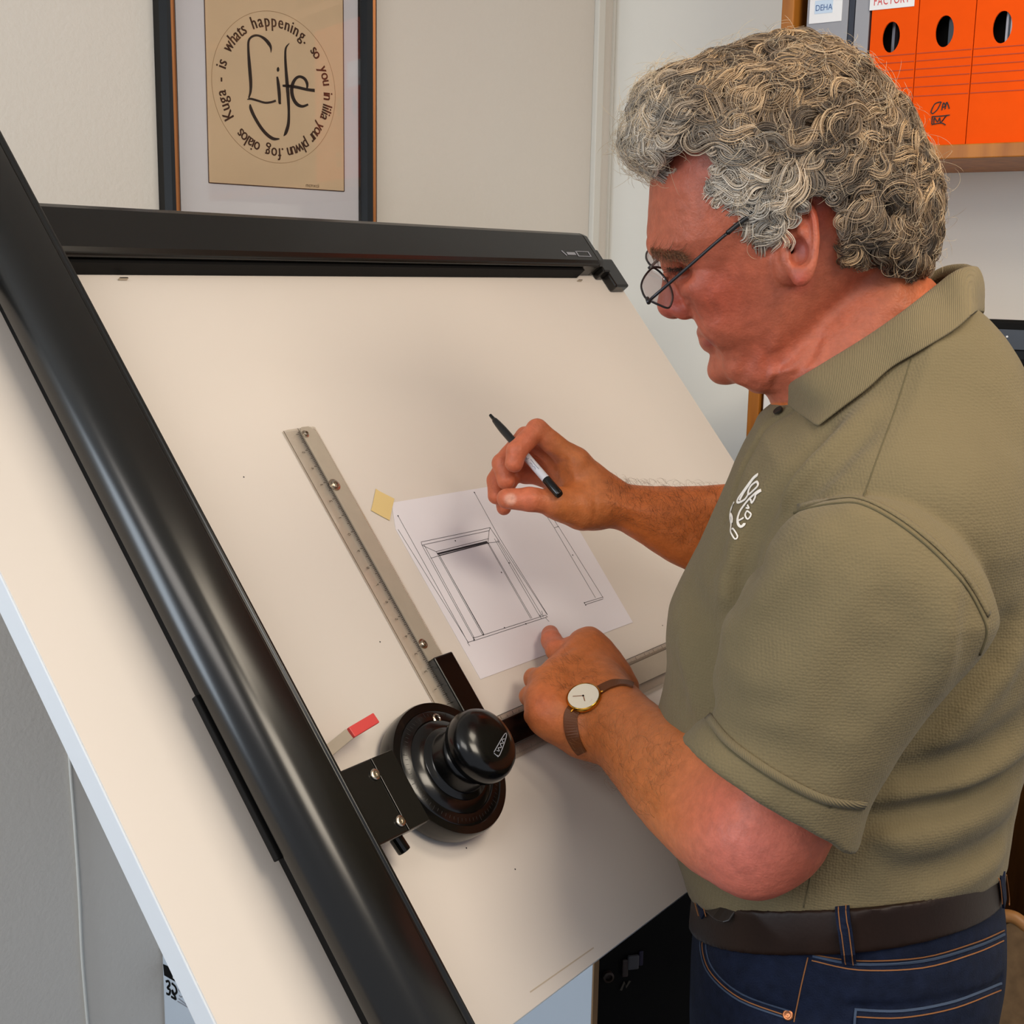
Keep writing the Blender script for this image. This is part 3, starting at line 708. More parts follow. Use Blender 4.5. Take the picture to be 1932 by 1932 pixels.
# ------------------------------------------------------------------ drawing sheet, its lines and the tape
PC = [(738, 949), (906, 1282), (1193.5, 1174.5), None]
TL, BL_, BR_ = (np.array(bh(*q)) for q in PC[:3]); TR = TL + (BR_ - BL_)
T2 = np.array(bh(926, 918)); R2 = np.array(bh(1094.5, 1004.6))
d1 = T2 - TL; d2 = R2 - BR_
k_ = np.linalg.solve(np.array([d1, -d2]).T, BR_ - TL); TR = TL + d1 * k_[0]
b = MB(); b.prism([B(*q, .0003) for q in (BL_, BR_, TR, TL, np.array(bh(746, 999)))], _n * .0003)
sheet = b.build('drawing_sheet', MAT['paper']); tag(sheet, 'white sheet with an ink drawing of a panelled door frame on the board', 'paper')
def z2(x, y): return BH(680 + x / 3.45, 880 + y / 3.45, .0007)
LN = [
    [(245, 322), (700, 1145)], [(245, 410), (705, 1150)], [(740, 165), (905, 465)], [(905, 465), (1218, 965)],
    [(395, 492), (845, 398)], [(400, 512), (838, 418)], [(395, 492), (400, 512)], [(845, 398), (838, 418)],
    [(400, 512), (735, 1120)], [(415, 512), (742, 1118)], [(405, 515), (492, 555)], [(492, 555), (835, 470)], [(492, 555), (515, 580)], [(515, 580), (830, 498)], [(458, 598), (515, 580)], [(830, 498), (905, 490)],
    [(505, 578), (795, 1098)], [(515, 580), (803, 1098)], [(520, 590), (806, 1096)], [(838, 418), (830, 500)], [(845, 400), (905, 490)],
    [(828, 500), (1108, 990)], [(834, 500), (1116, 988)], [(872, 470), (1165, 972)], [(890, 480), (1180, 968)], [(845, 400), (1215, 965)],
    [(735, 1118), (1205, 968)], [(738, 1135), (1215, 980)], [(700, 1145), (745, 1132)], [(735, 1110), (738, 1137)], [(1165, 975), (1180, 965)], [(1205, 968), (1218, 980)], [(1180, 940), (1190, 980)], [(1165, 965), (1178, 992)], [(1205, 985), (1228, 1010)], [(695, 1145), (712, 1168)],
    [(1175, 265), (1262, 400)], [(1225, 290), (1290, 395)], [(1262, 400), (1290, 390)], [(1262, 400), (1530, 855)], [(1290, 392), (1580, 855)], [(1580, 850), (1455, 888)], [(1580, 862), (1465, 900)], [(1455, 885), (1468, 906)],
]
HV = {13: .0016, 21: .0007}
b = MB()
for i, l in enumerate(LN): b.strip([z2(*l[0]), z2(*l[1])], .0005 if i not in HV else HV[i] * .7, _n, .0001)
b.strip([z2(500, 570), z2(825, 490)], .0022, _n, .00005)
for x, y in ((245, 322), (742, 170), (515, 580), (832, 500), (938, 1050), (1077, 1025), (968, 628), (1382, 577), (740, 1126), (618, 484), (918, 690), (800, 1096), (1458, 888), (1466, 902)):
    b.lathe(z2(x, y), _n, [(.0009, 0), (.0009, .0001)], 8)
b.build('ink_lines', MAT['ink'], sheet)
b = MB(); tq = [BH(*q, .0009) for q in ((709, 922), (716, 927), (744, 941), (739, 962), (735, 982), (718, 973), (700, 963), (705, 942))]
b.prism(tq, _n * .0002); tag(b.build('masking_tape', MAT['tape']), 'short piece of cream masking tape holding the sheet corner', 'tape')
# ------------------------------------------------------------------ implicit-surface modelling (camera-axis coordinates: x right, y down, z away)
def c3(px, py, Z): return np.array([(px - CEN) / FPX * Z, (py - CEN) / FPX * Z, Z])
def c2w(p): return np.asarray(p) @ M + CAM
def w2c(p): return (np.asarray(p) - CAM) @ M.T
def nrmz(v): v = np.array(v, float); return v / np.linalg.norm(v)

class Sheet:
    """a plane through o with normal a; traces outlines onto it"""
    def __init__(s, o, a):
        s.o = np.array(o, float); s.a = nrmz(a)
        s.e1 = nrmz(np.array([1., 0, 0]) - s.a * s.a[0]); s.e2 = np.cross(s.a, s.e1)
    def hit(s, px, py):
        k = c3(px, py, 1.0); return k * ((s.a @ s.o) / (s.a @ k))
    def uv(s, p): q = np.asarray(p) - s.o; return np.stack([q @ s.e1, q @ s.e2], -1)
    def tr(s, pts): return np.array([s.uv(s.hit(*q)) for q in pts])
def sheet3(a, b, c):
    a, b, c = (c3(*q) for q in (a, b, c)); n = np.cross(b - a, c - a)
    return Sheet(a, n if n[2] > 0 else -n)

class Poly2:
    """signed distance to a closed outline, sampled on a grid"""
    def __init__(s, pts, res=.0016, pad=.09, sm=6):
        q = spline(pts, sm, True) if sm else np.array(pts)
        s.res = res; s.lo = q.min(0) - pad; n = np.ceil((q.max(0) + pad - s.lo) / res).astype(int) + 1
        gx = s.lo[0] + np.arange(n[0]) * res; gy = s.lo[1] + np.arange(n[1]) * res
        X, Y = np.meshgrid(gx, gy, indexing='ij'); D = np.full(X.shape, 1e9); ins = np.zeros(X.shape, bool)
        m = len(q)
        for i in range(m):
            a, b = q[i], q[(i + 1) % m]; e = b - a; L2 = e @ e + 1e-15
            t = np.clip(((X - a[0]) * e[0] + (Y - a[1]) * e[1]) / L2, 0, 1)
            d = (X - a[0] - e[0] * t) ** 2 + (Y - a[1] - e[1] * t) ** 2; np.minimum(D, d, out=D)
            if a[1] != b[1]:
                c = ((a[1] > Y) != (b[1] > Y)) & (X < (b[0] - a[0]) * (Y - a[1]) / (b[1] - a[1]) + a[0]); ins ^= c
        s.D = np.sqrt(D); s.D[ins] *= -1; s.n = n
    def __call__(s, uv):
        g = (uv - s.lo) / s.res
        ex = np.zeros(len(uv))
        for k in (0, 1):
            lo_ = np.clip(-g[:, k], 0, None); hi_ = np.clip(g[:, k] - (s.n[k] - 1.001), 0, None); ex += (lo_ + hi_) * s.res
        g = np.clip(g, 0, s.n - 1.001); i = g.astype(int); f = g - i
        D = s.D; a = D[i[:, 0], i[:, 1]]; b = D[i[:, 0] + 1, i[:, 1]]; c = D[i[:, 0], i[:, 1] + 1]; d = D[i[:, 0] + 1, i[:, 1] + 1]
        return (a * (1 - f[:, 0]) + b * f[:, 0]) * (1 - f[:, 1]) + (c * (1 - f[:, 0]) + d * f[:, 0]) * f[:, 1] + ex

BND = {}
def bound(f, c, r): BND[f] = (np.array(c), r); return f
def inflate(sh, outline, r, W, sm=6, px=True, Wf=None):
    """rounded solid whose outline on the sheet is the traced one; half thickness W, rounding reach r"""
    tr_ = sh.tr(outline) if px else np.array(outline)
    po = Poly2(tr_, sm=sm); c_ = (tr_.max(0) + tr_.min(0)) / 2
    def f(p):
        q = p - sh.o; t = q @ sh.a; uv = np.stack([q @ sh.e1, q @ sh.e2], -1)
        w = W if Wf is None else W * Wf(uv)
        return np.sqrt(np.maximum(r + po(uv), 0) ** 2 + (t * (r / w)) ** 2) - r
    return bound(f, sh.o + sh.e1 * c_[0] + sh.e2 * c_[1], math.hypot(np.linalg.norm(tr_ - c_, axis=1).max(), W))
def cap(a, b, ra, rb):
    a = np.array(a, float); b = np.array(b, float); e = b - a; L2 = e @ e
    def f(p):
        q = p - a; h = np.clip(q @ e / L2, 0, 1)
        return np.linalg.norm(q - h[:, None] * e, axis=1) - (ra + (rb - ra) * h)
    return bound(f, (a + b) / 2, math.sqrt(L2) / 2 + max(ra, rb))
def ell(c, r, ax=None):
    c = np.array(c, float); r = np.array(r, float); ax = np.eye(3) if ax is None else np.array(ax)
    def f(p):
        q = ((p - c) @ ax.T); k0 = np.linalg.norm(q / r, axis=1); k1 = np.linalg.norm(q / (r * r), axis=1)
        return k0 * (k0 - 1) / np.maximum(k1, 1e-9)
    return bound(f, c, r.max())
def halfspace(o, n):
    o = np.array(o, float); n = nrmz(n)
    return lambda p: (p - o) @ n
def smin(a, b, k):
    if k <= 0: return np.minimum(a, b)
    h = np.maximum(k - np.abs(a - b), 0) / k; return np.minimum(a, b) - h * h * k * .25

class Solid:
    def __init__(s): s.ops = []
    def u(s, f, k=.01): s.ops.append(('u', f, k)); return s
    def d(s, f, k=.005): s.ops.append(('d', f, k)); return s
    def i(s, f, k=.0): s.ops.append(('i', f, k)); return s
    def groove(s, pts, depth, wd, taper=True):
        """a crease (depth > 0) or a ridge (depth < 0) along a 3-D polyline lying on the surface"""
        q = np.array(pts, float); n = len(q)
        am = np.array([math.sin(math.pi * (i + .6) / (n + .2)) ** .6 for i in range(n)]) if taper else np.ones(n)
        def f(p):
            best = np.full(len(p), 1e9); aa = np.zeros(len(p))
            for i in range(n - 1):
                e = q[i + 1] - q[i]; h = np.clip((p - q[i]) @ e / (e @ e + 1e-12), 0, 1)
                d = np.linalg.norm(p - q[i] - h[:, None] * e, axis=1); m = d < best
                best = np.where(m, d, best); aa = np.where(m, am[i] + (am[i + 1] - am[i]) * h, aa)
            return best, aa
        s.ops.append(('g', f, (depth, wd, q.mean(0), np.linalg.norm(q - q.mean(0), axis=1).max()))); return s
    def disp(s, f): s.ops.append(('n', f, 0)); return s
    def __call__(s, p, R=None, near=None):
        p = np.asarray(p, float); F = np.full(len(p), 1e3)
        for kind, f, k in s.ops:
            if kind in 'ud' and f in BND and len(p) > 24:
                c_, r_ = BND[f]; m = ((p - c_) ** 2).sum(1) < (r_ + .028 + k) ** 2
                if not m.any(): continue
                if kind == 'u': F[m] = smin(F[m], f(p[m]), k)
                else: F[m] = -smin(-F[m], f(p[m]), k)
            elif kind == 'u': F = smin(F, f(p), k)
            elif kind == 'd': F = -smin(-F, f(p), k)
            elif kind == 'i': F = -smin(-F, -f(p), k)
            elif kind == 'n': F = F + f(p)
            else:
                dep, wd, c, rad = k
                m = np.linalg.norm(p - c, axis=1) < rad + wd * 3.2
                if m.any():
                    b_, a_ = f(p[m]); F[m] = F[m] + dep * a_ * np.exp(-(b_ / wd) ** 2)
        return F
    def hit(s, px, py, off=0.0): return s.hits([(px, py)], off)[0]
    def hits(s, pts, off=0.0, z0=.84, z1=1.62):
        """first surface points on the sight lines, in camera axes"""
        K = np.array([c3(x, y, 1.0) for x, y in pts]); z = np.arange(z0, z1, .004); n = len(K)
        F = s((K[:, None] * z[None, :, None]).reshape(-1, 3)).reshape(n, -1)
        ng = F < 0; i = np.where(ng.any(1), np.argmax(ng, 1), np.argmin(F, 1)); i = np.maximum(i, 1); ok = ng.any(1)
        a, b = z[i - 1], z[i]
        for _ in range(12):
            m_ = (a + b) / 2; v = s(np.concatenate([K * m_[:, None], np.full((25, 3), 9.)]))[:n] < 0
            b = np.where(v, m_, b); a = np.where(v, a, m_)
        P_ = K * np.where(ok, b, z[i])[:, None]
        return P_ + np.atleast_2d(s.normal(P_)) * off if off else P_
    def normal(s, p, e=.0012):
        p = np.atleast_2d(p); g = np.stack([s(p + e * d) - s(p - e * d) for d in np.eye(3)], -1)
        g /= np.linalg.norm(g, axis=1)[:, None] + 1e-12
        return g[0] if len(g) == 1 else g

def surface_net(fn, lo, hi, h, block=8):
    """sparse surface-nets mesh of fn = 0 inside the box lo..hi with cell size h"""
    lo = np.array(lo, float); nb = np.ceil((np.array(hi) - lo) / (h * block)).astype(int)
    I = np.stack(np.meshgrid(*[np.arange(n) for n in nb], indexing='ij'), -1).reshape(-1, 3)
    cen = lo + (I + .5) * h * block; F = np.concatenate([fn(c) for c in np.array_split(cen, max(1, len(cen) // 60000))])
    I = I[np.abs(F) < h * block * 1.35]
    g = np.stack(np.meshgrid(*[np.arange(block + 1)] * 3, indexing='ij'), -1).reshape(-1, 3)
    V = []
    for ch in np.array_split(I, max(1, len(I) // 400)):
        if len(ch):
            idx = (ch[:, None] * block + g[None]).reshape(-1, 3)
            V.append(fn(lo + idx * h).reshape(-1, block + 1, block + 1, block + 1))
    V = np.concatenate(V)
    C8 = [(0, 0, 0), (1, 0, 0), (0, 1, 0), (1, 1, 0), (0, 0, 1), (1, 0, 1), (0, 1, 1), (1, 1, 1)]
    cor = np.stack([V[:, a:a + block, b:b + block, c:c + block] for a, b, c in C8], -1)
    neg = cor < 0; act = neg.any(-1) & ~neg.all(-1)
    bi, i, j, k = np.nonzero(act); cv = cor[bi, i, j, k]; G = I[bi] * block + np.stack([i, j, k], -1)
    acc = np.zeros((len(G), 3)); cnt = np.zeros(len(G)); C8a = np.array(C8, float)
    for a in range(8):
        for b in range(a + 1, 8):
            if np.abs(C8a[a] - C8a[b]).sum() != 1: continue
            m = (cv[:, a] < 0) != (cv[:, b] < 0)
            t = cv[m, a] / (cv[m, a] - cv[m, b]); acc[m] += C8a[a] + t[:, None] * (C8a[b] - C8a[a]); cnt[m] += 1
    vert = lo + (G + acc / cnt[:, None]) * h
    S = (nb * block + 2).astype(np.int64); key = (G[:, 0].astype(np.int64) * S[1] + G[:, 1]) * S[2] + G[:, 2]
    order = np.argsort(key); sk = key[order]
    def find(k_):
        p = np.searchsorted(sk, k_); p = np.clip(p, 0, len(sk) - 1); ok = sk[p] == k_; return order[p], ok
    st = np.array([S[1] * S[2], S[2], 1], dtype=np.int64); quads = []
    for ax, ci in ((0, 1), (1, 2), (2, 4)):
        b, c = [(1, 2), (2, 0), (0, 1)][ax]
        m = (cv[:, 0] < 0) != (cv[:, ci] < 0); me = np.nonzero(m)[0]; k0 = key[me]
        v1, o1 = find(k0 - st[b]); v2, o2 = find(k0 - st[b] - st[c]); v3, o3 = find(k0 - st[c]); ok = o1 & o2 & o3
        q = np.stack([me, v1, v2, v3], -1)[ok]; fl = cv[me[ok], 0] < 0
        q[~fl] = q[~fl][:, ::-1]; quads.append(q)
    return vert, np.concatenate(quads)

def mesh_np(name, verts_w, quads, m, parent, smooth=True, loc=None):
    loc = ORIG[parent.name] if loc is None else np.array(loc)
    me = bpy.data.meshes.new(name); v = (verts_w - loc).astype(np.float32); n = len(quads); w_ = quads.shape[1]
    me.vertices.add(len(v)); me.vertices.foreach_set('co', v.ravel())
    me.loops.add(n * w_); me.loops.foreach_set('vertex_index', quads.astype(np.int32).ravel())
    me.polygons.add(n); me.polygons.foreach_set('loop_start', np.arange(n, dtype=np.int32) * w_)
    try: me.polygons.foreach_set('loop_total', np.full(n, w_, dtype=np.int32))
    except Exception: pass
    me.update(calc_edges=True); me.validate()
    if smooth: me.polygons.foreach_set('use_smooth', np.ones(len(me.polygons), dtype=bool))
    me.materials.append(m)
    o = bpy.data.objects.new(name, me); place(o, loc, parent); return o
def colour_attr(o, name, col):
    a = o.data.attributes.new(name, 'FLOAT_COLOR', 'POINT')
    c = np.ones((len(col), 4), np.float32); c[:, :3] = col; a.data.foreach_set('color', c.ravel())
_ng = RNG.random((32, 32, 32))
def noise3(p, sc):
    """smooth value noise, -1..1"""
    g = np.asarray(p) * sc; i = np.floor(g).astype(int); f = g - i; f = f * f * (3 - 2 * f); r = 0
    for a in (0, 1):
        for b in (0, 1):
            for c in (0, 1):
                r = r + (f[:, 0] if a else 1 - f[:, 0]) * (f[:, 1] if b else 1 - f[:, 1]) * (f[:, 2] if c else 1 - f[:, 2]) * _ng[(i[:, 0] + a) % 32, (i[:, 1] + b) % 32, (i[:, 2] + c) % 32]
    return r * 2 - 1
# ------------------------------------------------------------------ the man at the board
man = thing('person', 'man with curly grey hair in an olive polo shirt and jeans drawing at the board', 'person', P(1600, 1740, 1.2) * np.array([1, 1, 0]))
Wd = lambda v: M @ np.array(v, float)                              # world direction -> camera axes
LAT = nrmz(Wd([.423, .906, 0])); UPC = Wd([0, 0, 1.])              # towards his right side; up
# ---- head base
HS = Sheet(c3(1480, 400, 1.125), [-.05, -.34, .94])
head_out = [(1226, 380), (1231, 330), (1244, 275), (1275, 215), (1325, 165), (1395, 130), (1480, 113), (1565, 124), (1640, 162), (1692, 220), (1722, 290), (1727, 360), (1713, 430), (1690, 480), (1640, 530), (1580, 580), (1535, 640), (1498, 685), (1460, 708), (1425, 715), (1400, 714), (1388, 715), (1374, 716), (1359, 708), (1348, 695), (1344, 680), (1345, 667), (1340, 655), (1331, 640), (1324, 624), (1314, 606), (1304, 590), (1285, 570), (1272, 545), (1262, 520), (1250, 500), (1234, 474), (1223, 450), (1224, 415)]
hd0 = HS.tr([(1480, 250)])[0]; hd1 = HS.tr([(1400, 710)])[0]
def head_w(uv):                                                    # narrower towards the jaw
    t = np.clip(((uv - hd0) @ (hd1 - hd0)) / ((hd1 - hd0) @ (hd1 - hd0)), 0, 1.1)
    return np.interp(t, [0, .35, .6, .8, 1, 1.1], [1.0, .97, .93, .87, .76, .70])
head_f = inflate(HS, head_out, .074, .077, 4, Wf=head_w)
HB = Solid().u(head_f, 0)
def hs(px, py, t): return HS.hit(px, py) + HS.a * t                # a point at lateral offset t from the mid plane
B_ = Solid()
B_.u(head_f, 0)
# neck
NS = Sheet(c3(1600, 640, 1.155), nrmz([-.02, -.10, .98]))
neck_out = [(1412, 690), (1410, 722), (1420, 738), (1448, 746), (1478, 800), (1560, 900), (1800, 900), (1850, 700), (1800, 585), (1765, 545), (1738, 515), (1705, 470), (1640, 440), (1560, 520), (1490, 600)]
B_.u(inflate(NS, neck_out, .058, .064, 4), .012)
# jowl and throat pads on the near side
q = HB.hit(1440, 690); B_.u(ell(q + HS.a * .016, (.030, .022, .020)), .016)
q = HB.hit(1374, 598); B_.u(ell(q + HS.a * .017, (.022, .026, .020)), .022)      # cheek
q = HB.hit(1346, 552); B_.u(ell(q + HS.a * .0150, (.024, .014, .0175)), .016)      # cheek bone
# brow ridge, eye socket, lid
p0, p1 = hs(1237, 463, -.010), HB.hit(1302, 494) + HS.a * .010
B_.u(cap(p0, (p0 + p1) / 2 + np.array([.001, .001, -.006]), .0085, .0085), .010); B_.u(cap((p0 + p1) / 2 + np.array([.001, .001, -.006]), p1, .0085, .008), .010)
sk = HB.hit(1276, 512); B_.d(ell(sk - HS.a * .004, (.0135, .0075, .012)), .010)
el = HB.hit(1277, 503) + HS.a * .0085; B_.u(ell(el, (.0122, .0092, .0118)), .003)
# nose
nose_out = [(1255, 494), (1251, 515), (1247, 540), (1242, 560), (1239, 576), (1244, 590), (1255, 599), (1267, 602), (1279, 600), (1289, 592), (1302, 588), (1325, 580), (1320, 560), (1300, 520), (1275, 492)]
n0, n1 = HS.tr([(1256, 500)])[0], HS.tr([(1256, 595)])[0]
def nose_w(uv): return np.interp(((uv - n0) @ (n1 - n0)) / ((n1 - n0) @ (n1 - n0)), [0, .45, .8, 1], [.62, .70, 1.0, 1.0])
B_.u(inflate(HS, nose_out, .016, .0165, 4, Wf=nose_w), .004)
al = hs(1287, 578, -.0135); B_.u(ell(al, (.0115, .0092, .0075)), .003); B_.groove(B_.hits([(1284, 562), (1296, 566), (1303, 578), (1299, 590)]), .0016, .0022)
al2 = hs(1287, 578, .0135); B_.u(ell(al2, (.0115, .0100, .0075)), .004)
B_.d(ell(hs(1276, 596, -.0095), (.0060, .0024, .0030), np.array([[.88, -.47, 0], [.47, .88, 0], [0, 0, 1]])), .002)
# lips
B_.u(ell(hs(1331, 628, 0), (.0080, .0060, .020), np.stack([nrmz([.86, .5, 0]), nrmz([-.5, .86, 0]), [0, 0, 1]])), .004)
B_.u(ell(hs(1337, 648, 0), (.0098, .0068, .019), np.stack([nrmz([.7, .7, 0]), nrmz([-.7, .7, 0]), [0, 0, 1]])), .004)
B_.u(ell(hs(1366, 698, 0), (.0150, .0130, .020)), .010)                            # chin pad
B_.groove([hs(1316, 636, -.004), B_.hit(1327, 640), B_.hit(1337, 646), B_.hit(1346, 654)], .0032, .0022)
B_.groove(B_.hits([(1303, 568), (1310, 590), (1322, 612), (1336, 632)]), .0016, .004)
B_.groove(B_.hits([(1352, 660), (1358, 672), (1360, 682)]), .0012, .004)
B_.groove(B_.hits([(1412, 684), (1405, 696), (1400, 706), (1397, 714)]), .0042, .0055)
B_.groove(B_.hits([(1447, 630), (1447, 665), (1446, 700), (1444, 730)]), .0016, .0026)
B_.groove(B_.hits([(1472, 688), (1466, 708), (1458, 730)]), .0020, .0035)
B_.groove(B_.hits([(1546, 640), (1535, 662), (1518, 688), (1500, 706)]), .0030, .0040)
B_.groove(B_.hits([(1268, 506), (1276, 509), (1286, 508), (1294, 504)]), .0022, .0018)
B_.groove(B_.hits([(1296, 508), (1306, 512), (1314, 512)]), .0010, .0022)
B_.groove(B_.hits([(1268, 516), (1282, 524), (1298, 526)]), .0012, .003)
B_.groove(B_.hits([(1236, 440), (1252, 446), (1275, 446)]), .0008, .004)
for pts in ([(1308, 500), (1322, 494), (1338, 490)], [(1310, 508), (1326, 508), (1342, 510)], [(1240, 400), (1262, 398), (1290, 404)], [(1240, 372), (1264, 370), (1290, 376)], [(1330, 540), (1338, 570), (1352, 600)]): B_.groove(B_.hits(pts), .0007, .0026)
# ear
zs = HB.hit(1470, 460)[2]
ES = sheet3((1470, 450, zs + .000), (1545, 450, zs - .017), (1500, 540, zs - .006))
ear_out = [(1461, 442), (1463, 408), (1479, 383), (1504, 372), (1528, 380), (1541, 404), (1546, 445), (1543, 490), (1534, 520), (1519, 538), (1503, 540), (1491, 526), (1482, 506), (1476, 484), (1470, 462)]
ear_in = [(1474, 436), (1477, 412), (1489, 394), (1506, 386), (1521, 393), (1530, 412), (1533, 446), (1530, 482), (1520, 500), (1506, 502), (1497, 492), (1492, 470), (1484, 452)]
conch = [(1486, 462), (1500, 446), (1517, 452), (1524, 470), (1519, 490), (1506, 500), (1494, 496), (1487, 480)]
B_.u(inflate(ES, ear_out, .0075, .0062, 4), .003)
B_.u(ell(c3(1492, 480, zs + .008), (.018, .026, .016)), .004)
Eo = Sheet(ES.o - ES.a * .0052, ES.a)
B_.d(inflate(Eo, ear_in, .005, .0042, 4), .003)
B_.u(cap(c3(1494, 404, zs - .0065), c3(1516, 440, zs - .011), .0028, .0034), .004)      # antihelix
B_.u(cap(c3(1516, 440, zs - .011), c3(1524, 480, zs - .011), .0034, .0036), .004)
B_.u(cap(c3(1524, 480, zs - .011), c3(1508, 504, zs - .009), .0036, .0034), .004)
B_.d(inflate(Sheet(ES.o - ES.a * .003, ES.a), conch, .006, .0085, 4), .003)
B_.d(cap(c3(1490, 470, zs - .010), c3(1489, 474, zs + .012), .0036, .003), .002)         # canal
B_.u(ell(c3(1482, 482, zs - .0045), (.0048, .0082, .005)), .003)                          # tragus
# ---- left arm (near): elbow to wrist
Z_E, Z_W = 1.045, 1.306
AS = sheet3((1430, 1590, Z_E), (1120, 1340, Z_W), (1330, 1714, Z_E + .010))
arm_out = [(1560, 1440), (1545, 1540), (1528, 1580), (1500, 1622), (1455, 1660), (1405, 1676), (1350, 1668), (1295, 1632), (1235, 1570), (1183, 1505), (1140, 1450), (1112, 1420), (1080, 1406), (1052, 1392), (1060, 1330), (1100, 1272), (1150, 1262), (1188, 1286), (1222, 1316), (1265, 1346), (1310, 1366), (1400, 1400)]
a0, a1 = AS.tr([(1430, 1590)])[0], AS.tr([(1120, 1340)])[0]
def arm_w(uv): return np.interp(((uv - a0) @ (a1 - a0)) / ((a1 - a0) @ (a1 - a0)), [-.2, 0, .35, .8, 1.05], [1.05, 1.05, 1.0, .68, .54])
B_.u(inflate(AS, arm_out, .042, .046, 4, Wf=arm_w), .012)
SH_L = c3(1700, 1045, 1.045)
B_.u(cap(c3(1440, 1560, Z_E + .01), SH_L, .046, .045), .02)
B_.u(ell(c3(1418, 1640, Z_E + .005), (.022, .018, .024)), .02)                             # point of the elbow
# ---- left hand resting on the board: outline traced at a height above the board
def hb(px, py, h): return w2c(BH(px, py, h))
HN = M @ _n
_a, _b, _c = hb(1010, 1310, .048), hb(1190, 1290, .068), hb(1080, 1400, .060); _k = nrmz(np.cross(_b - _a, _c - _a)); LS = Sheet((_a + _b + _c) / 3, _k if _k[2] > 0 else -_k)
lh_out = [(1040, 1238), (1056, 1222), (1072, 1202), (1092, 1191), (1114, 1196), (1143, 1220), (1169, 1252), (1190, 1286), (1200, 1320), (1165, 1385), (1110, 1415), (1066, 1402), (1034, 1386), (1008, 1364), (994, 1336), (995, 1302), (1010, 1268)]
B_.u(inflate(LS, lh_out, .026, .024, 4), .034)
def chain(sol, pts, k=.004, k0=.008):
    for i in range(len(pts) - 1):
        sol.u(cap(pts[i][0], pts[i + 1][0], pts[i][1], pts[i + 1][1]), k0 if i == 0 else k)
chain(B_, [(hb(1074, 1258, .046), .0120), (hb(1050, 1226, .036), .0115), (hb(1041, 1209, .024), .0108), (hb(1038, 1196, .0125), .0098)])      # index, pressing on the sheet
chain(B_, [(hb(1140, 1276, .052), .0165), (hb(1099, 1213, .050), .0130), (hb(1076, 1222, .032), .0112), (hb(1060, 1238, .018), .0098)])       # thumb folded under
for (x, y), (x2, y2), (x3, y3), r_ in (((1022, 1284), (1008, 1280), (1034, 1298), .0112), ((1012, 1316), (999, 1314), (1030, 1326), .0108), ((1022, 1352), (1006, 1350), (1040, 1354), .0098)):
    chain(B_, [(hb(x + 30, y, .048), r_), (hb(x, y, .047), r_), (hb(x2, y2, .033), r_ * .92), (hb(x3, y3, .0275), r_ * .86)], .004, .006)
for pts, dp, wd_ in (([(1062, 1234), (1072, 1226), (1082, 1216)], .0018, .003), ([(1084, 1262), (1110, 1290), (1130, 1318)], -.0010, .004), ([(1060, 1280), (1090, 1312), (1112, 1335)], -.0010, .004), ([(1040, 1306), (1068, 1335), (1090, 1352)], -.0009, .004), ([(1026, 1294), (1030, 1300)], .0016, .004), ([(1018, 1330), (1024, 1334)], .0014, .004)):
    B_.groove(B_.hits(pts), dp, wd_)
for pts in ([(1030, 1212), (1040, 1209), (1050, 1212)], [(1030, 1217), (1041, 1214), (1052, 1218)]): B_.groove(B_.hits(pts), .0006, .0013)
# ---- right arm and the hand with the pen
RS = sheet3((1135, 950, 1.345), (1400, 1000, 1.36), (1135, 1100, 1.349))
ra_out = [(1085, 905), (1112, 892), (1140, 905), (1170, 912), (1230, 917), (1300, 918), (1380, 912), (1480, 905), (1500, 1130), (1400, 1115), (1300, 1078), (1250, 1052), (1200, 1020), (1165, 1000), (1128, 988), (1080, 985), (1070, 945)]
B_.u(inflate(RS, ra_out, .032, .034, 4), .01)
g = c3
chain(B_, [(g(1128, 938, 1.345), .0235), (g(1086, 880, 1.336), .0170)], .01, .02)
chain(B_, [(g(1056, 896, 1.374), .0130), (g(990, 894, 1.378), .0110)], .01, .014)
chain(B_, [(g(1124, 934, 1.352), .022), (g(1066, 876, 1.358), .0170)], .01, .016)
chain(B_, [(g(1118, 958, 1.335), .0215), (g(1052, 948, 1.312), .0150)], .01, .014)
chain(B_, [(g(1120, 950, 1.36), .020), (g(1052, 900, 1.378), .0155)], .01, .014)
chain(B_, [(g(1082, 872, 1.332), .0135), (g(1013, 811, 1.318), .0110), (g(975, 850, 1.303), .0100), (g(970, 874, 1.303), .0092)], .003, .012)     # index
chain(B_, [(g(1066, 872, 1.356), .0135), (g(992, 824, 1.346), .0105), (g(946, 874, 1.328), .0100), (g(955, 908, 1.322), .0090)], .0025, .010)     # middle
chain(B_, [(g(1056, 884, 1.374), .0125), (g(974, 846, 1.366), .0100), (g(936, 906, 1.347), .0095), (g(936, 936, 1.338), .0086)], .0025, .010)     # ring
chain(B_, [(g(1052, 902, 1.388), .0115), (g(980, 880, 1.384), .0090), (g(948, 930, 1.364), .0084), (g(950, 958, 1.352), .0078)], .0025, .010)     # little finger
chain(B_, [(g(1095, 962, 1.325), .0190), (g(1046, 947, 1.306), .0135), (g(1000, 942, 1.298), .0118), (g(957, 941, 1.300), .0104)], .004, .012)    # thumb
B_.d(ell(g(1036, 890, 1.318), (.020, .014, .013)), .010)                                    # hollow of the palm
for pts, dp, wd_ in (([(1040, 842), (1052, 852), (1060, 862)], .0014, .003), ([(1046, 880), (1058, 872), (1072, 870)], .0012, .003), ([(1020, 925), (1046, 908), (1066, 880)], .0012, .003), ([(1088, 900), (1100, 930), (1104, 950)], -.0012, .006), ([(996, 928), (999, 942), (996, 958)], .0008, .0018), ([(1003, 927), (1005, 943), (1002, 960)], .0006, .0016), ([(1120, 900), (1124, 940), (1120, 980)], .0010, .003)):
    B_.groove(B_.hits(pts), dp, wd_)
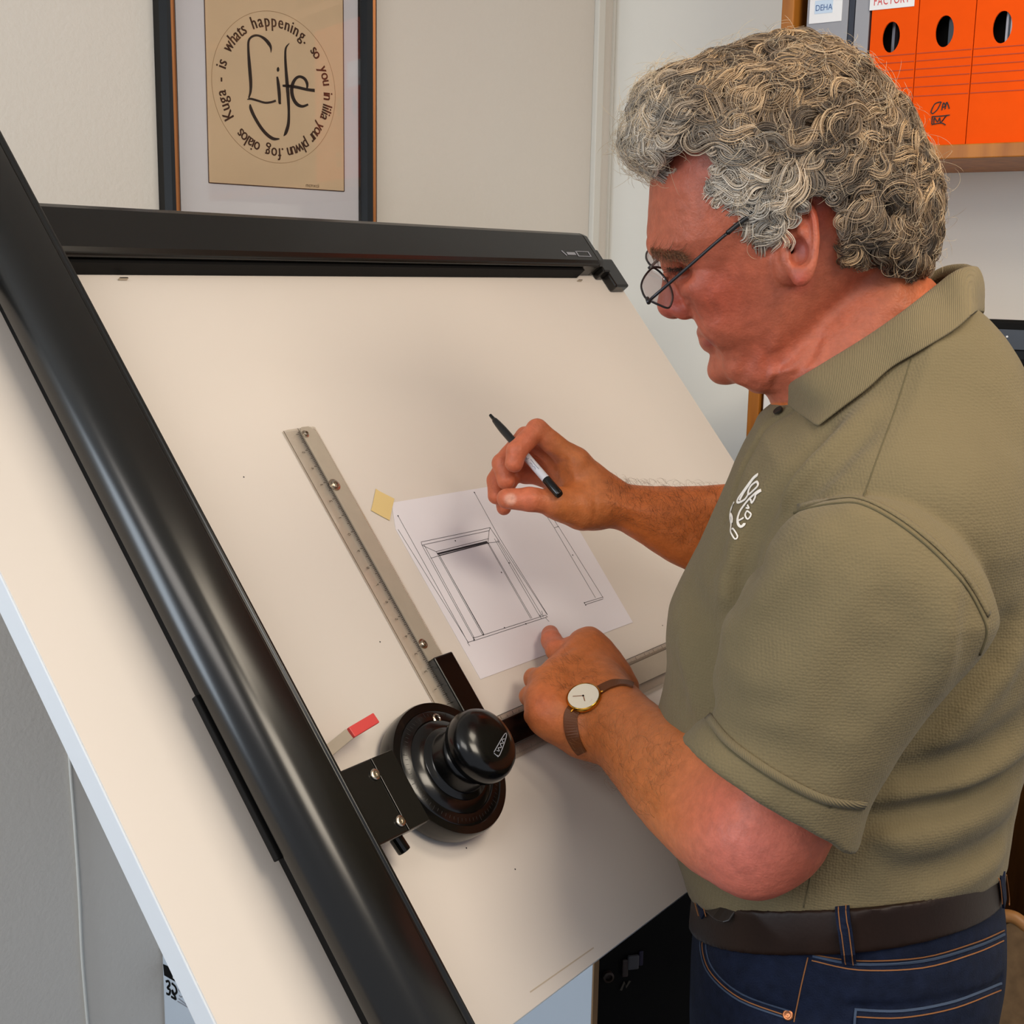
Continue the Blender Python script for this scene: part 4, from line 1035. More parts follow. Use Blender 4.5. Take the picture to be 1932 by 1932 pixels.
# nails (kept as shallow dishes in the skin)
B_.d(ell(B_.hit(962, 942) - np.array([0, 0, .0042]), (.0075, .0060, .0050)), .0008)
# hidden trunk that carries head and arms
B_.u(cap(c3(1700, 1000, 1.19), c3(1620, 1560, 1.20), .09, .09), .03)
B_.u(cap(SH_L, c3(1690, 1000, 1.40), .045, .05), .03); B_.u(cap(c3(1690, 1000, 1.40), c3(1480, 1040, 1.36), .05, .045), .03)
B_.u(cap(c3(1690, 960, 1.19), c3(1630, 700, 1.16), .09, .055), .03)
B_.disp(lambda p: .00035 * noise3(p, 140) + .0005 * noise3(p + 3, 45))
import time as _t; _t0 = _t.time()
lo = np.array([min(c3(x, y, z)[i] for x, y, z in ((900, 700, 1.25), (1950, 60, 1.0), (900, 1720, 1.4))) for i in range(3)])
bv, bq_ = surface_net(B_, [-.06, -.40, .90], [.50, .42, 1.52], .0017)
print('body', len(bv), _t.time() - _t0)
# skin tint: ruddy face, lips; lighting painted in: orange forearms, pink elbow, shaded ear canal
px_ = bv[:, 0] / bv[:, 2] * FPX + CEN; py_ = bv[:, 1] / bv[:, 2] * FPX + CEN
def blob(x, y, r, pw=2): return np.exp(-(((px_ - x) ** 2 + (py_ - y) ** 2) / r ** 2) ** (pw / 2))
def lin(*c): return np.array(srgb(*c))
col = np.tile(lin(196, 122, 92), (len(bv), 1))
def tint(wt, c):
    global col
    wt = np.clip(wt, 0, 1)[:, None]; col = col * (1 - wt) + lin(*c) * wt
face = (py_ < 760); tint(face * 1.0, (214, 132, 102))
tint(face * blob(1350, 560, 75), (214, 118, 92)); tint(face * blob(1265, 580, 32), (212, 112, 94)); tint(face * blob(1440, 680, 60) * .6, (214, 118, 92))
tint(face * blob(1290, 300, 60) * .6, (212, 122, 100)); tint(face * blob(1545, 400, 34), (220, 112, 82)); tint(face * blob(1508, 530, 22), (206, 108, 88)); tint(face * blob(1512, 470, 18) * .6, (196, 120, 122))
tint(face * blob(1720, 540, 60), (214, 128, 78))
fore = (py_ > 760); along_ = np.clip((px_ - 1100) / 330, 0, 1)
tint(fore * 1.0, (192, 112, 62)); tint(fore * np.clip((px_ - 1240) / 120, 0, 1) * np.clip((py_ - 1380) / 120, 0, 1), (204, 110, 84)); tint(fore * blob(1400, 1620, 90), (208, 118, 102))
tint(fore * (py_ < 1100) * np.clip((px_ - 1130) / 60, 0, 1), (196, 106, 50)); tint(fore * (py_ < 1100) * np.clip((1060 - px_) / 60, 0, 1), (202, 112, 80))
tint(fore * blob(1040, 1200, 30), (204, 116, 86)); tint(fore * blob(1020, 1330, 40) * .6, (196, 104, 70))
tint(face * np.exp(-(((px_ - 1336) / 13) ** 2 + ((py_ - 648) / 9) ** 2) ** 2) * .75, (168, 78, 72)); tint(face * blob(1487, 470, 7), (90, 44, 36))
dn = np.linalg.norm(bv - B_.hit(963, 942), axis=1); tint(np.exp(-(dn / .0062) ** 6) * .7, (226, 176, 156))
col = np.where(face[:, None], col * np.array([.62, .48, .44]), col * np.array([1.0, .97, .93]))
SKIN = bpy.data.materials.new('skin'); SKIN.use_nodes = True
nt = SKIN.node_tree; N = nt.nodes; L = nt.links; pb = N['Principled BSDF']
at = N.new('ShaderNodeAttribute'); at.attribute_name = 'tint'; tc = N.new('ShaderNodeTexCoord')
n1_ = N.new('ShaderNodeTexNoise'); n1_.inputs['Scale'].default_value = 110; n1_.inputs['Detail'].default_value = 8; n1_.inputs['Roughness'].default_value = .68
n2_ = N.new('ShaderNodeTexNoise'); n2_.inputs['Scale'].default_value = 420; n2_.inputs['Detail'].default_value = 3
for n_ in (n1_, n2_): L.new(tc.outputs['Object'], n_.inputs['Vector'])
mr = N.new('ShaderNodeMapRange'); mr.inputs[1].default_value = .3; mr.inputs[2].default_value = .7; mr.inputs[3].default_value = .82; mr.inputs[4].default_value = 1.14; L.new(n1_.outputs['Fac'], mr.inputs[0])
sc_ = N.new('ShaderNodeVectorMath'); sc_.operation = 'SCALE'; L.new(at.outputs['Color'], sc_.inputs[0]); L.new(mr.outputs[0], sc_.inputs['Scale']); L.new(sc_.outputs[0], pb.inputs['Base Color'])
bp_ = N.new('ShaderNodeBump'); bp_.inputs['Strength'].default_value = .6; bp_.inputs['Distance'].default_value = .0008; L.new(n2_.outputs['Fac'], bp_.inputs['Height']); L.new(bp_.outputs[0], pb.inputs['Normal'])
pb.inputs['Roughness'].default_value = .48; pb.inputs['Specular IOR Level'].default_value = .38
pb.inputs['Subsurface Weight'].default_value = .12; pb.inputs['Subsurface Radius'].default_value = (1, .35, .2); pb.inputs['Subsurface Scale'].default_value = .004
body = mesh_np('body', c2w(bv), bq_, SKIN, man); colour_attr(body, 'tint', col)

# ------------------------------------------------------------------ polo shirt
TS = Sheet(c3(1620, 1250, 1.195), LAT)
torso_out = [(1446, 770), (1428, 800), (1402, 850), (1380, 905), (1358, 960), (1332, 1015), (1305, 1065), (1284, 1115), (1278, 1165), (1280, 1215), (1272, 1270), (1258, 1330), (1255, 1400), (1272, 1480), (1300, 1560), (1322, 1630), (1340, 1700), (1350, 1900), (1600, 2000), (1880, 1900), (1892, 1700), (1902, 1640), (1912, 1570), (1926, 1500), (1950, 1420), (1985, 1320), (2010, 1200), (2020, 1060), (2012, 940), (1985, 820), (1950, 740), (1925, 680), (1890, 630), (1850, 588), (1790, 560), (1700, 590), (1600, 650), (1520, 715)]
t0_, t1_ = TS.tr([(1620, 700)])[0], TS.tr([(1600, 1740)])[0]
def torso_w(uv): return np.interp(((uv - t0_) @ (t1_ - t0_)) / ((t1_ - t0_) @ (t1_ - t0_)), [-.1, 0, .25, .5, .8, 1.05], [.50, .62, .92, .93, .96, 1.0])
S_ = Solid()
S_.u(inflate(TS, torso_out, .135, .185, 4, Wf=torso_w), 0)
S_.u(ell(c3(1700, 980, 1.045), (.085, .070, .075)), .05)                                    # near shoulder
S_.u(ell(c3(1690, 960, 1.37), (.085, .070, .070)), .05)
SS = sheet3((1690, 1060, .985), (1430, 1500, 1.018), (2000, 1243, .985))
sleeve_out = [(1490, 980), (1560, 945), (1640, 935), (1740, 960), (1830, 1040), (1875, 1140), (1862, 1200), (1800, 1280), (1740, 1350), (1690, 1420), (1640, 1505), (1612, 1560), (1560, 1660), (1250, 1480), (1300, 1385), (1338, 1345), (1342, 1290), (1358, 1230), (1385, 1160), (1420, 1080)]
s0_, s1_ = SS.tr([(1690, 1060)])[0], SS.tr([(1450, 1480)])[0]
def slv_w(uv): return np.interp(((uv - s0_) @ (s1_ - s0_)) / ((s1_ - s0_) @ (s1_ - s0_)), [-.2, .2, .7, 1.1], [.9, 1.0, 1.0, .96])
sleeve_f = inflate(SS, sleeve_out, .062, .070, 4, Wf=slv_w)
ax_ = nrmz(c3(1430, 1500, 1.018) - c3(1690, 1060, .985))
hem_o = (c3(1300, 1405, 1.022) + c3(1585, 1578, 1.022)) / 2
hd_ = nrmz(c3(1585, 1578, 1.022) - c3(1300, 1405, 1.022)); hn_ = nrmz(ax_ - hd_ * (ax_ @ hd_)); hn_ = nrmz(hn_ + np.array([0, 0, -.10]))
SL = Solid().u(sleeve_f, 0).i(halfspace(hem_o, hn_), .004)
inner = inflate(SS, sleeve_out, .062, .070, 4, Wf=slv_w)
hollow = lambda p: np.maximum(inner(p) + .010, -((p - hem_o) @ hn_ + .016))
SL.d(hollow, .002)
S_.u(SL, .005)
# folds: traced on the photograph, pressed into the surface
FOLDS = [
    ([(1560, 815), (1500, 880), (1450, 950), (1415, 1020), (1395, 1090), (1385, 1150)], .0075, .013),
    ([(1640, 770), (1560, 850), (1500, 910), (1455, 985)], -.0045, .012),
    ([(1640, 810), (1570, 880), (1500, 945), (1450, 1010), (1425, 1080)], .0050, .011),
    ([(1395, 1000), (1385, 1060), (1372, 1120), (1376, 1190)], -.0040, .012),
    ([(1600, 975), (1520, 1060), (1440, 1150), (1385, 1240)], -.0045, .016),
    ([(1580, 1000), (1500, 1095), (1420, 1190), (1370, 1265)], .0042, .014),
    ([(1640, 1010), (1560, 1110), (1470, 1195), (1400, 1260)], .0030, .018),
    ([(1800, 1080), (1795, 1160), (1790, 1230), (1770, 1300)], -.0032, .012),
    ([(1830, 1120), (1825, 1180), (1815, 1230)], .0030, .012),
    ([(1345, 1300), (1400, 1330), (1470, 1340)], .0035, .012),
    ([(1360, 1360), (1430, 1400), (1520, 1430)], .0025, .016),
    ([(1900, 1180), (1870, 1240), (1800, 1320), (1740, 1400)], .0055, .014),
    ([(1925, 1210), (1890, 1270), (1820, 1350), (1760, 1410)], -.0040, .014),
    ([(1930, 1360), (1860, 1420), (1760, 1455), (1680, 1470)], .0060, .015),
    ([(1930, 1410), (1850, 1460), (1750, 1490), (1660, 1505)], -.0045, .014),
    ([(1920, 1455), (1840, 1505), (1740, 1530), (1640, 1545)], .0055, .014),
    ([(1915, 1500), (1820, 1550), (1700, 1580), (1600, 1590)], -.0040, .016),
    ([(1905, 1560), (1850, 1610), (1780, 1640), (1700, 1650)], .0040, .014),
    ([(1890, 1610), (1840, 1650), (1760, 1680)], -.0035, .012),
    ([(1300, 1110), (1330, 1180), (1345, 1260), (1340, 1330)], .0040, .016),
    ([(1285, 1220), (1305, 1290), (1320, 1350)], -.0030, .010),
]
FOLDS.append(([(1497, 770), (1446, 802), (1427, 832), (1409, 866), (1394, 900), (1381, 940), (1369, 980)], .0060, .0032))
base_S = S_; hitsS = [base_S.hits(p_) for p_, _, _ in FOLDS]
for (p_, d_, w_), h_ in zip(FOLDS, hitsS): S_.groove(spline(h_, 2), d_ * (2.1 if abs(d_) > .0039 else 1.6), w_)
# jeans first, so that the hem can be cut along the belt line
J_ = Solid()
JS = Sheet(c3(1600, 1760, 1.238), LAT)
jean_out = [(1336, 1600), (1328, 1680), (1324, 1760), (1322, 1850), (1326, 1950), (1330, 2120), (1600, 2200), (1860, 2120), (1880, 1960), (1894, 1880), (1898, 1800), (1893, 1740), (1888, 1690), (1892, 1560), (1890, 1440), (1600, 1380), (1345, 1440)]
J_.u(inflate(JS, jean_out, .125, .175, 4), 0)
for lat in (-.095, .095):
    k_ = c3(1600, 2020, 1.20) + LAT * lat; ft = w2c(np.array([*(c2w(k_)[:2]), .03])); kn = (k_ + ft) / 2 + nrmz(Wd([-.906, .423, 0])) * .02
    J_.u(cap(k_, kn, .098, .072), .03); J_.u(cap(kn, ft, .072, .058), .02)
hA, hB_, hC = JS.hit(1318, 1664), J_.hit(1590, 1728), JS.hit(1888, 1650)
lA, lB, lC = JS.hit(1324, 1722), J_.hit(1590, 1799), JS.hit(1892, 1704)
def plane3(a, b, c):
    n = np.cross(b - a, c - a); n = nrmz(n); n = n if n @ UPC > 0 else -n; return a, n
hemo, hemn = plane3(hA, hB_, hC); lowo, lown = plane3(lA, lB, lC)
S_.i(halfspace(hemo - hemn * .004, -hemn), .010)
S_.groove([hA, hB_, hC], 0, .01)
S_.disp(lambda p: .0009 * noise3(p, 22) + .0006 * noise3(p + 5, 60))
_t0 = _t.time()
sv, sq = surface_net(S_, [.10, -.26, .86], [.62, .46, 1.56], .0026)
print('shirt', len(sv), _t.time() - _t0)
def knit(name, c, cell=420, strength=.5, rib=None):
    m = mat(name, c, .88, .15, noise=(12, .05), sheen=.08)
    nt = m.node_tree; N = nt.nodes; L = nt.links; b = N['Principled BSDF']; tc = N.new('ShaderNodeTexCoord')
    if rib is None:
        v = N.new('ShaderNodeTexVoronoi'); v.inputs['Scale'].default_value = cell; v.inputs['Randomness'].default_value = .45; o = v.outputs['Distance']; L.new(tc.outputs['Object'], v.inputs['Vector'])
    else:
        v = N.new('ShaderNodeTexWave'); v.inputs['Scale'].default_value = rib[0]; v.inputs['Distortion'].default_value = .6; v.inputs['Detail'].default_value = 2
        mp = N.new('ShaderNodeMapping'); mp.inputs['Rotation'].default_value = rib[1]; L.new(tc.outputs['Object'], mp.inputs[0]); L.new(mp.outputs[0], v.inputs['Vector']); o = v.outputs['Fac']
    bp = N.new('ShaderNodeBump'); bp.inputs['Strength'].default_value = strength; bp.inputs['Distance'].default_value = .0012; bp.invert = rib is None
    L.new(o, bp.inputs['Height']); L.new(bp.outputs[0], b.inputs['Normal']); return m
OLIVE = (112, 100, 74)
SHIRT = knit('olive_pique_knit', OLIVE); RIB = knit('olive_rib_knit', (122, 109, 82), rib=(230, (0, .5, .6)), strength=.6); SEAM = mat('olive_seam_thread', (96, 88, 66), .9, .1)
shirt = mesh_np('polo_shirt', c2w(sv), sq, SHIRT, man); shirt['label'] = 'olive green knitted polo shirt'
def on(sol, pts, off=.0, n=6):
    """points of a traced line lifted off a surface, with normals, in world axes"""
    q = spline(pts, n); h = sol.hits(q); nn = np.atleast_2d(sol.normal(h))
    return [c2w(p + k * off) for p, k in zip(h, nn)], [M.T @ k for k in nn]
# seams
b = MB(); pts, nn = on(S_, [(1498, 968), (1530, 958), (1580, 950), (1626, 952), (1690, 985), (1760, 1040), (1820, 1105), (1852, 1160), (1861, 1195), (1848, 1235)], .0002); b.tube(pts, .0011, 6); b.build('sleeve_seam', SEAM, shirt, smooth=True)
b = MB(); pts, nn = on(S_, [(1505, 958), (1580, 940), (1630, 942), (1696, 974), (1768, 1030), (1830, 1098), (1866, 1160)], .0001); b.strip(pts, .006, nn, .0009); b.build('seam_tape', SHIRT, shirt, smooth=True)
b = MB(); pts, nn = on(S_, [(1719, 678), (1690, 770), (1655, 865), (1627, 945)], .0000); b.tube(pts, .0006, 6); b.build('shoulder_seam', SEAM, shirt, smooth=True)
b = MB(); pts, nn = on(S_, [(1536, 1590), (1530, 1650), (1516, 1712)], .0000); b.tube(pts, .0006, 6); b.build('side_seam', SEAM, shirt, smooth=True)
b = MB(); pts, nn = on(S_, [(1337, 1352), (1375, 1400), (1440, 1448), (1510, 1488), (1570, 1512), (1632, 1519)], .0002); b.strip(pts, .0065, nn, .0014); b.build('cuff_seam', RIB, shirt, smooth=True)
b = MB(); pts, nn = on(S_, [(1334, 1360), (1370, 1408), (1436, 1457), (1508, 1498), (1568, 1523)], .0002); b.tube(pts, .0007, 6); b.build('cuff_stitching', SEAM, shirt, smooth=True)
# placket on the chest, seen edge on
q = S_.hit(1471, 778, off=.002); k_ = S_.normal(S_.hit(1471, 778)); b = MB(); b.lathe(c2w(q), M.T @ k_, [(.0045, 0), (.0045, .0016), (.003, .0014), (.0001, .0012)], 16); b.build('button', mat('dark_button', (40, 38, 34), .4), shirt)
# collar: fold line and lower edge, all the way round the neck
def cs(px, py, dz=0.0):                                           # on the neck/shirt surface, lifted towards the viewer
    s = Solid(); s.ops = B_.ops[:2]; p = s.hit(px, py); return p + np.array([0, 0, dz])
fold = [(S_.hit(1468, 742) + np.array([0, -.004, -.003])), cs(1500, 716, -.009), cs(1560, 680, -.011), cs(1630, 637, -.011), cs(1700, 588, -.011), cs(1752, 548, -.007), c3(1800, 512, 1.100), c3(1832, 503, 1.130), c3(1838, 508, 1.165), c3(1815, 498, 1.200), c3(1762, 510, 1.232), c3(1690, 575, 1.245), c3(1600, 640, 1.240), c3(1530, 705, 1.220), c3(1470, 765, 1.190)]
low = [S_.hit(1546, 812, off=.004), S_.hit(1590, 780, off=.004), S_.hit(1640, 742, off=.004), S_.hit(1685, 700, off=.004), S_.hit(1740, 668, off=.004), S_.hit(1795, 632, off=.005), S_.hit(1832, 600, off=.005), c3(1849, 590, 1.140), c3(1856, 592, 1.17), c3(1840, 600, 1.24), c3(1780, 640, 1.28), c3(1700, 700, 1.30), c3(1620, 760, 1.30), c3(1540, 800, 1.27), c3(1490, 830, 1.235)]
fold = spline(fold, 5); low = spline(low, 5); rows = []
for a_, b__ in zip(fold, low):
    mid_n = nrmz(np.cross(b__ - a_, [0, 0, 1.]) + 1e-6); cen = c3(1640, 640, 1.16); out = (a_ + b__) / 2 - cen; out = nrmz(out - 0)
    r_ = []
    for t in (-.10, -.03, 0, .08, .25, .5, .75, 1.0):
        if t < 0: p = a_ + (b__ - a_) * (-t * 1.5) - out * (.006 if t > -.05 else .009)
        else: p = a_ + (b__ - a_) * t + out * .0055 * math.sin(math.pi * min(1, t + .15))
        r_.append(c2w(p))
    rows.append(r_)
b = MB()
nn_ = len(rows[0]); vs_ = [p for r in rows for p in r]
b.add(vs_, [(i * nn_ + j, (i + 1) * nn_ + j, (i + 1) * nn_ + j + 1, i * nn_ + j + 1) for i in range(len(rows) - 1) for j in range(nn_ - 1)])
col_o = b.build('collar', RIB, shirt, smooth=True)
sd = col_o.modifiers.new('thick', 'SOLIDIFY'); sd.thickness = .0022; sd.offset = 0; sb = col_o.modifiers.new('sub', 'SUBSURF'); sb.levels = 1; sb.render_levels = 1
# embroidered mark on the chest
def lg(x, y): return (1340 + x / 10.73, 860 + y / 10.73)
b = MB()
for s_, w_ in (([(980, 380), (900, 440), (820, 540), (740, 650), (660, 760), (590, 860), (565, 920), (580, 955), (640, 940), (720, 890), (780, 800)], .0028), ([(970, 400), (880, 480), (790, 610), (700, 740), (640, 850), (610, 910)], .0032), ([(960, 530), (880, 580), (820, 650), (785, 740), (800, 790), (880, 720), (960, 640), (985, 580), (960, 530)], .0026), ([(1040, 700), (960, 740), (870, 820), (780, 910), (700, 1010), (630, 1110), (590, 1200), (570, 1290), (580, 1390), (630, 1440), (690, 1400), (700, 1370)], .0030), ([(1045, 715), (940, 790), (920, 860), (860, 960), (840, 900), (820, 890)], .0022), ([(770, 1000), (800, 1070), (740, 1060)], .0018), ([(760, 1120), (840, 1190), (770, 1290), (720, 1210), (760, 1120)], .0018), ([(590, 1320), (650, 1290), (690, 1260)], .0020), ([(500, 940), (450, 1050), (420, 1180), (425, 1290), (440, 1400), (430, 1490), (440, 1570), (510, 1690), (560, 1630), (480, 1480), (455, 1500)], .0016), ([(430, 1180), (460, 1260), (455, 1370)], .0026)):
    pts, nn = on(S_, [lg(*q) for q in s_], .0006, 3); b.strip(pts, w_ * .75, nn, .0006)
b.build('chest_embroidery', mat('white_thread', (232, 226, 218), .8, .1), shirt)

# ------------------------------------------------------------------ jeans and belt
DEN = mat('dark_denim', (20, 27, 46), .85, .15, noise=(90, .25), bump=('noise', 700, .5, .001)); STI = mat('orange_stitching', (138, 92, 58), .8, .1); EDG = mat('faded_denim_edge', (66, 78, 98), .85, .1)
LEA = mat('brown_leather', (32, 18, 11), .5, .25, noise=(25, .15), bump=('noise', 300, .15, .0008)); LEAD = mat('dark_leather', (26, 18, 13), .42, .45)
J2 = Solid(); J2.ops = list(J_.ops)
for p_, d_, w_ in (([(1335, 1745), (1330, 1790), (1347, 1835), (1400, 1880), (1488, 1912)], .0022, .004), ([(1530, 1802), (1620, 1822), (1740, 1818), (1840, 1790), (1895, 1765)], .0020, .004), ([(1528, 1805), (1514, 1865), (1502, 1928)], .0018, .004), ([(1612, 1902), (1700, 1904), (1800, 1886), (1890, 1850)], .0040, .005)):
    J2.groove(spline(J_.hits(p_), 2), d_, w_, False)
J2.i(halfspace(hemo - hemn * .008, hemn), .003); J2.disp(lambda p: .0008 * noise3(p, 35))
jv, jq = surface_net(J2, [.10, .22, .95], [.56, .62, 1.5], .003)
jl = Solid(); jl.ops = list(J_.ops)
jeans = mesh_np('jeans', c2w(jv), jq, DEN, man)
legs_lo = w2c(np.array([*c2w(c3(1600, 2100, 1.2))[:2], .0]))
J3 = Solid(); J3.ops = list(J_.ops); J3.i(lambda p: p[:, 1] - .90, 0)
K_ = Solid(); K_.ops = list(J_.ops)
K_.disp(lambda p: -.0035 + 0 * p[:, 0]); K_.i(halfspace(hemo + hemn * .006, hemn), .002); K_.i(halfspace(lowo, -lown), .002)
kv, kq = surface_net(K_, [.08, .20, .95], [.56, .46, 1.5], .0024)
belt = mesh_np('belt', c2w(kv), kq, LEA, man); belt['label'] = 'brown leather belt'
b = MB(); pts, nn = on(K_, [(1342, 1696), (1364, 1712), (1386, 1727)], .0004, 3); nm_ = sum(nn) / len(nn); b.strip(pts, [.025, .025, .025, .025, .024, .021, .013], [nm_] * len(pts), .0026); b.build('belt_tip', LEAD, belt, bevel=.0008)
J2o = Solid(); J2o.ops = list(J2.ops)
UN = Solid().u(J2, 0).u(K_, 0)
def jl_(sol, pts, wd_, th, m, name, off=.0003, n=5):
    b = MB(); q, nn = on(sol, pts, off, n); b.strip(q, wd_, nn, th); return b.build(name, m, jeans)
for pts in ([(1590, 1714), (1595, 1760), (1602, 1816)], [(1318, 1662), (1323, 1694), (1332, 1728)], [(1884, 1650), (1888, 1680), (1890, 1704)]):
    o = jl_(UN, pts, .0115, .0022, DEN, 'belt_loop', .0012)
    for dx in (-7, 7):
        b = MB(); q, nn = on(UN, [(x + dx, y) for x, y in pts], .0036, 5); b.tube(q, .0005, 5); b.build('stitching', STI, o)
for pts in ([(1338, 1745), (1333, 1790), (1350, 1833), (1402, 1876), (1490, 1907)], [(1326, 1748), (1322, 1792), (1340, 1840), (1396, 1888), (1486, 1922)]):
    jl_(J2, pts, .0014, .0006, EDG, 'pocket_edge')
for pts in ([(1532, 1812), (1620, 1830), (1740, 1826), (1840, 1798), (1893, 1775)], [(1524, 1806), (1510, 1866), (1498, 1928)], [(1614, 1918), (1700, 1920), (1800, 1902), (1888, 1868)], [(1330, 1752), (1326, 1792), (1344, 1838), (1398, 1884), (1486, 1917)], [(1534, 1800), (1620, 1812), (1740, 1806), (1840, 1778), (1894, 1755)]):
    jl_(J2, pts, .0010, .0005, STI, 'stitching')
for pts in ([(1612, 1904), (1700, 1907), (1800, 1889), (1888, 1855)], [(1614, 1906), (1612, 1932), (1612, 1960)], [(1534, 1803), (1620, 1818), (1740, 1812), (1840, 1785), (1894, 1762)]):
    jl_(J2, pts, .0020, .0012, EDG, 'seam_edge')
q = J2.hit(1487, 1915); k_ = J2.normal(q); b = MB(); b.lathe(c2w(q), M.T @ k_, [(.0048, 0), (.0046, .0014), (.003, .002), (.0026, .0012), (.0001, .0022)], 18); b.build('rivet', mat('copper_rivet', (190, 120, 80), .35, .5, metal=.9), jeans, smooth=True)

# ------------------------------------------------------------------ hair
hair_outer = [(1230, 345), (1195, 318), (1170, 285), (1178, 235), (1198, 178), (1236, 138), (1300, 112), (1375, 85), (1440, 66), (1500, 58), (1565, 72), (1615, 98), (1655, 136), (1697, 182), (1734, 245), (1758, 305), (1768, 350), (1766, 405), (1757, 455), (1745, 505), (1700, 540), (1600, 560), (1480, 545), (1360, 520), (1290, 440)]
hair_region = [(1246, 336), (1222, 345), (1190, 335), (1160, 300), (1150, 240), (1170, 150), (1280, 80), (1440, 30), (1560, 30), (1680, 110), (1760, 220), (1800, 330), (1790, 450), (1762, 505), (1728, 500), (1690, 492), (1640, 480), (1600, 468), (1558, 462), (1549, 412), (1537, 354), (1505, 328), (1464, 340), (1444, 392), (1426, 436), (1408, 456), (1378, 440), (1352, 406), (1335, 376), (1328, 336), (1334, 296), (1318, 258), (1290, 248), (1264, 285)]
INS = .0085
HO = inflate(HS, hair_outer, .088, .094, 4)
HR = Poly2(HS.tr(hair_region), sm=4)
HOi = lambda p: HO(p) + INS
def hair_f(p):
    a = HO(p) + INS; b = HR(HS.uv(p)) + .003; k = .012
    return -smin(-a, -b, k) + .0016 * noise3(p, 75)
hv, hq = surface_net(hair_f, [.07, -.45, .94], [.42, .10, 1.34], .003)
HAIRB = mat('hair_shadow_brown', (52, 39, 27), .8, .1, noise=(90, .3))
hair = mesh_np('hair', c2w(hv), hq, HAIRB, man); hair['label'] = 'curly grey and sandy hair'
# locks
rg = np.random.default_rng(11)
NL, NS_, ST = 1500, 28, 18
def sgrad(f, p, e=.002):
    g = np.stack([f(p + e * d) - f(p - e * d) for d in np.eye(3)], -1); return g / (np.linalg.norm(g, axis=1)[:, None] + 1e-9)
uvh = HS.uv(hv); front = HOi(hv) > -.006                                   # keep roots to the outer shell
cand = np.nonzero(front & (HR(uvh) < .004))[0]
near_w = np.where((hv[cand] - HS.o) @ HS.a < .02, 1.0, .45)
root = hv[rg.choice(cand, NL, p=near_w / near_w.sum())]
crown = HS.hit(1640, 165) + HS.a * .0
pp = root.copy(); n_ = sgrad(HOi, pp)
d0 = pp - crown; d0 -= n_ * (d0 * n_).sum(1)[:, None]; d0 /= np.linalg.norm(d0, axis=1)[:, None] + 1e-6
ang = 1.15 * noise3(root, 26) + rg.normal(0, .35, NL)
rx0 = root[:, 0] / root[:, 2] * FPX + CEN; ry0 = root[:, 1] / root[:, 2] * FPX + CEN
front_w = np.exp(-(((rx0 - 1240) / 70) ** 2 + ((ry0 - 230) / 90) ** 2)); edge_w = np.exp(-(((rx0 - 1400) / 90) ** 2 + ((ry0 - 430) / 60) ** 2))
length = rg.uniform(.040, .068, NL) * (1 - .28 * np.clip((ry0 - 330) / 150, 0, 1))
lift = rg.uniform(.003, .0095, NL); cyc = rg.uniform(.7, 1.5, NL); amp = rg.uniform(.5, 1.25, NL); ph = rg.uniform(0, 6.28, NL); spin = rg.choice([-1, 1], NL) * rg.uniform(.6, 2.6, NL)
def rot(d, n, a):
    return d * np.cos(a)[:, None] + np.cross(n, d) * np.sin(a)[:, None]
path = np.zeros((NL, ST, 3)); side = np.zeros_like(path); nor = np.zeros_like(path)
for s in range(ST):
    t = s / (ST - 1)
    n_ = sgrad(HOi, pp); d0 -= n_ * (d0 * n_).sum(1)[:, None]; d0 /= np.linalg.norm(d0, axis=1)[:, None] + 1e-6
    a = ang + amp * np.sin(2 * math.pi * cyc * t + ph) + spin * max(0, t - .45) * 2.2
    d = rot(d0, n_, a)
    h = -.002 + lift * math.sin(math.pi * min(1, .15 + t * .95)) + .0015
    pp = pp - n_ * (HOi(pp) - h)[:, None] * .7
    path[:, s] = pp; side[:, s] = np.cross(n_, d); nor[:, s] = n_
    # locks keep clear of the face and ear: turn back when leaving the hair region
    step = (length / ST)[:, None] * d; uv1 = HS.uv(pp + step); out_ = HR(uv1) > .0055
    pp = pp + np.where(out_[:, None], step * .25, step)
rad = rg.uniform(.0024, .0052, NL)
K = NL * NS_
th = rg.uniform(0, 6.28, (NL, NS_)); rr = np.sqrt(rg.uniform(0, 1, (NL, NS_))) * rad[:, None]
tt = np.linspace(0, 1, ST)
taper = (.65 + .6 * np.sin(math.pi * tt) - .35 * tt)[None, None, :, None]
shift = rg.normal(0, .0016, (NL, NS_, 1, 1))
wob = rg.normal(0, .0007, (NL, NS_, 1, 3)) * (tt[None, None, :, None] ** 1.5)
stp = path[:, None] + (side[:, None] * (rr * np.cos(th))[:, :, None, None] * 1.5 + nor[:, None] * (rr * np.sin(th) * .75)[:, :, None, None]) * taper
tang = np.gradient(path, axis=1); tang /= np.linalg.norm(tang, axis=2)[:, :, None] + 1e-9
stp = stp + tang[:, None] * shift + wob
# fly-away hairs
NF = 1300
cx_ = hv[cand][:, 0] / hv[cand][:, 2] * FPX + CEN; wf_ = 1 + 5 * np.exp(-((cx_ - 1200) / 60) ** 2); ri = rg.choice(cand, NF, p=wf_ / wf_.sum()); fp = hv[ri]; fn = sgrad(HOi, fp); fd = rg.normal(0, 1, (NF, 3)); fd -= fn * (fd * fn).sum(1)[:, None] * .7; fd /= np.linalg.norm(fd, axis=1)[:, None]
fl = rg.uniform(.018, .036, NF); fly = np.zeros((NF, ST, 3)); q_ = fp + fn * INS * .8; sp_ = rg.uniform(-5, 5, NF)
for s in range(ST):
    t = s / (ST - 1); fly[:, s] = q_; d = rot(fd, fn, sp_ * t) + fn * (.65 - .9 * t); d /= np.linalg.norm(d, axis=1)[:, None]; q_ = q_ + d * (fl / ST)[:, None]
allp = np.concatenate([stp.reshape(K, ST, 3), fly]); N_ = len(allp)
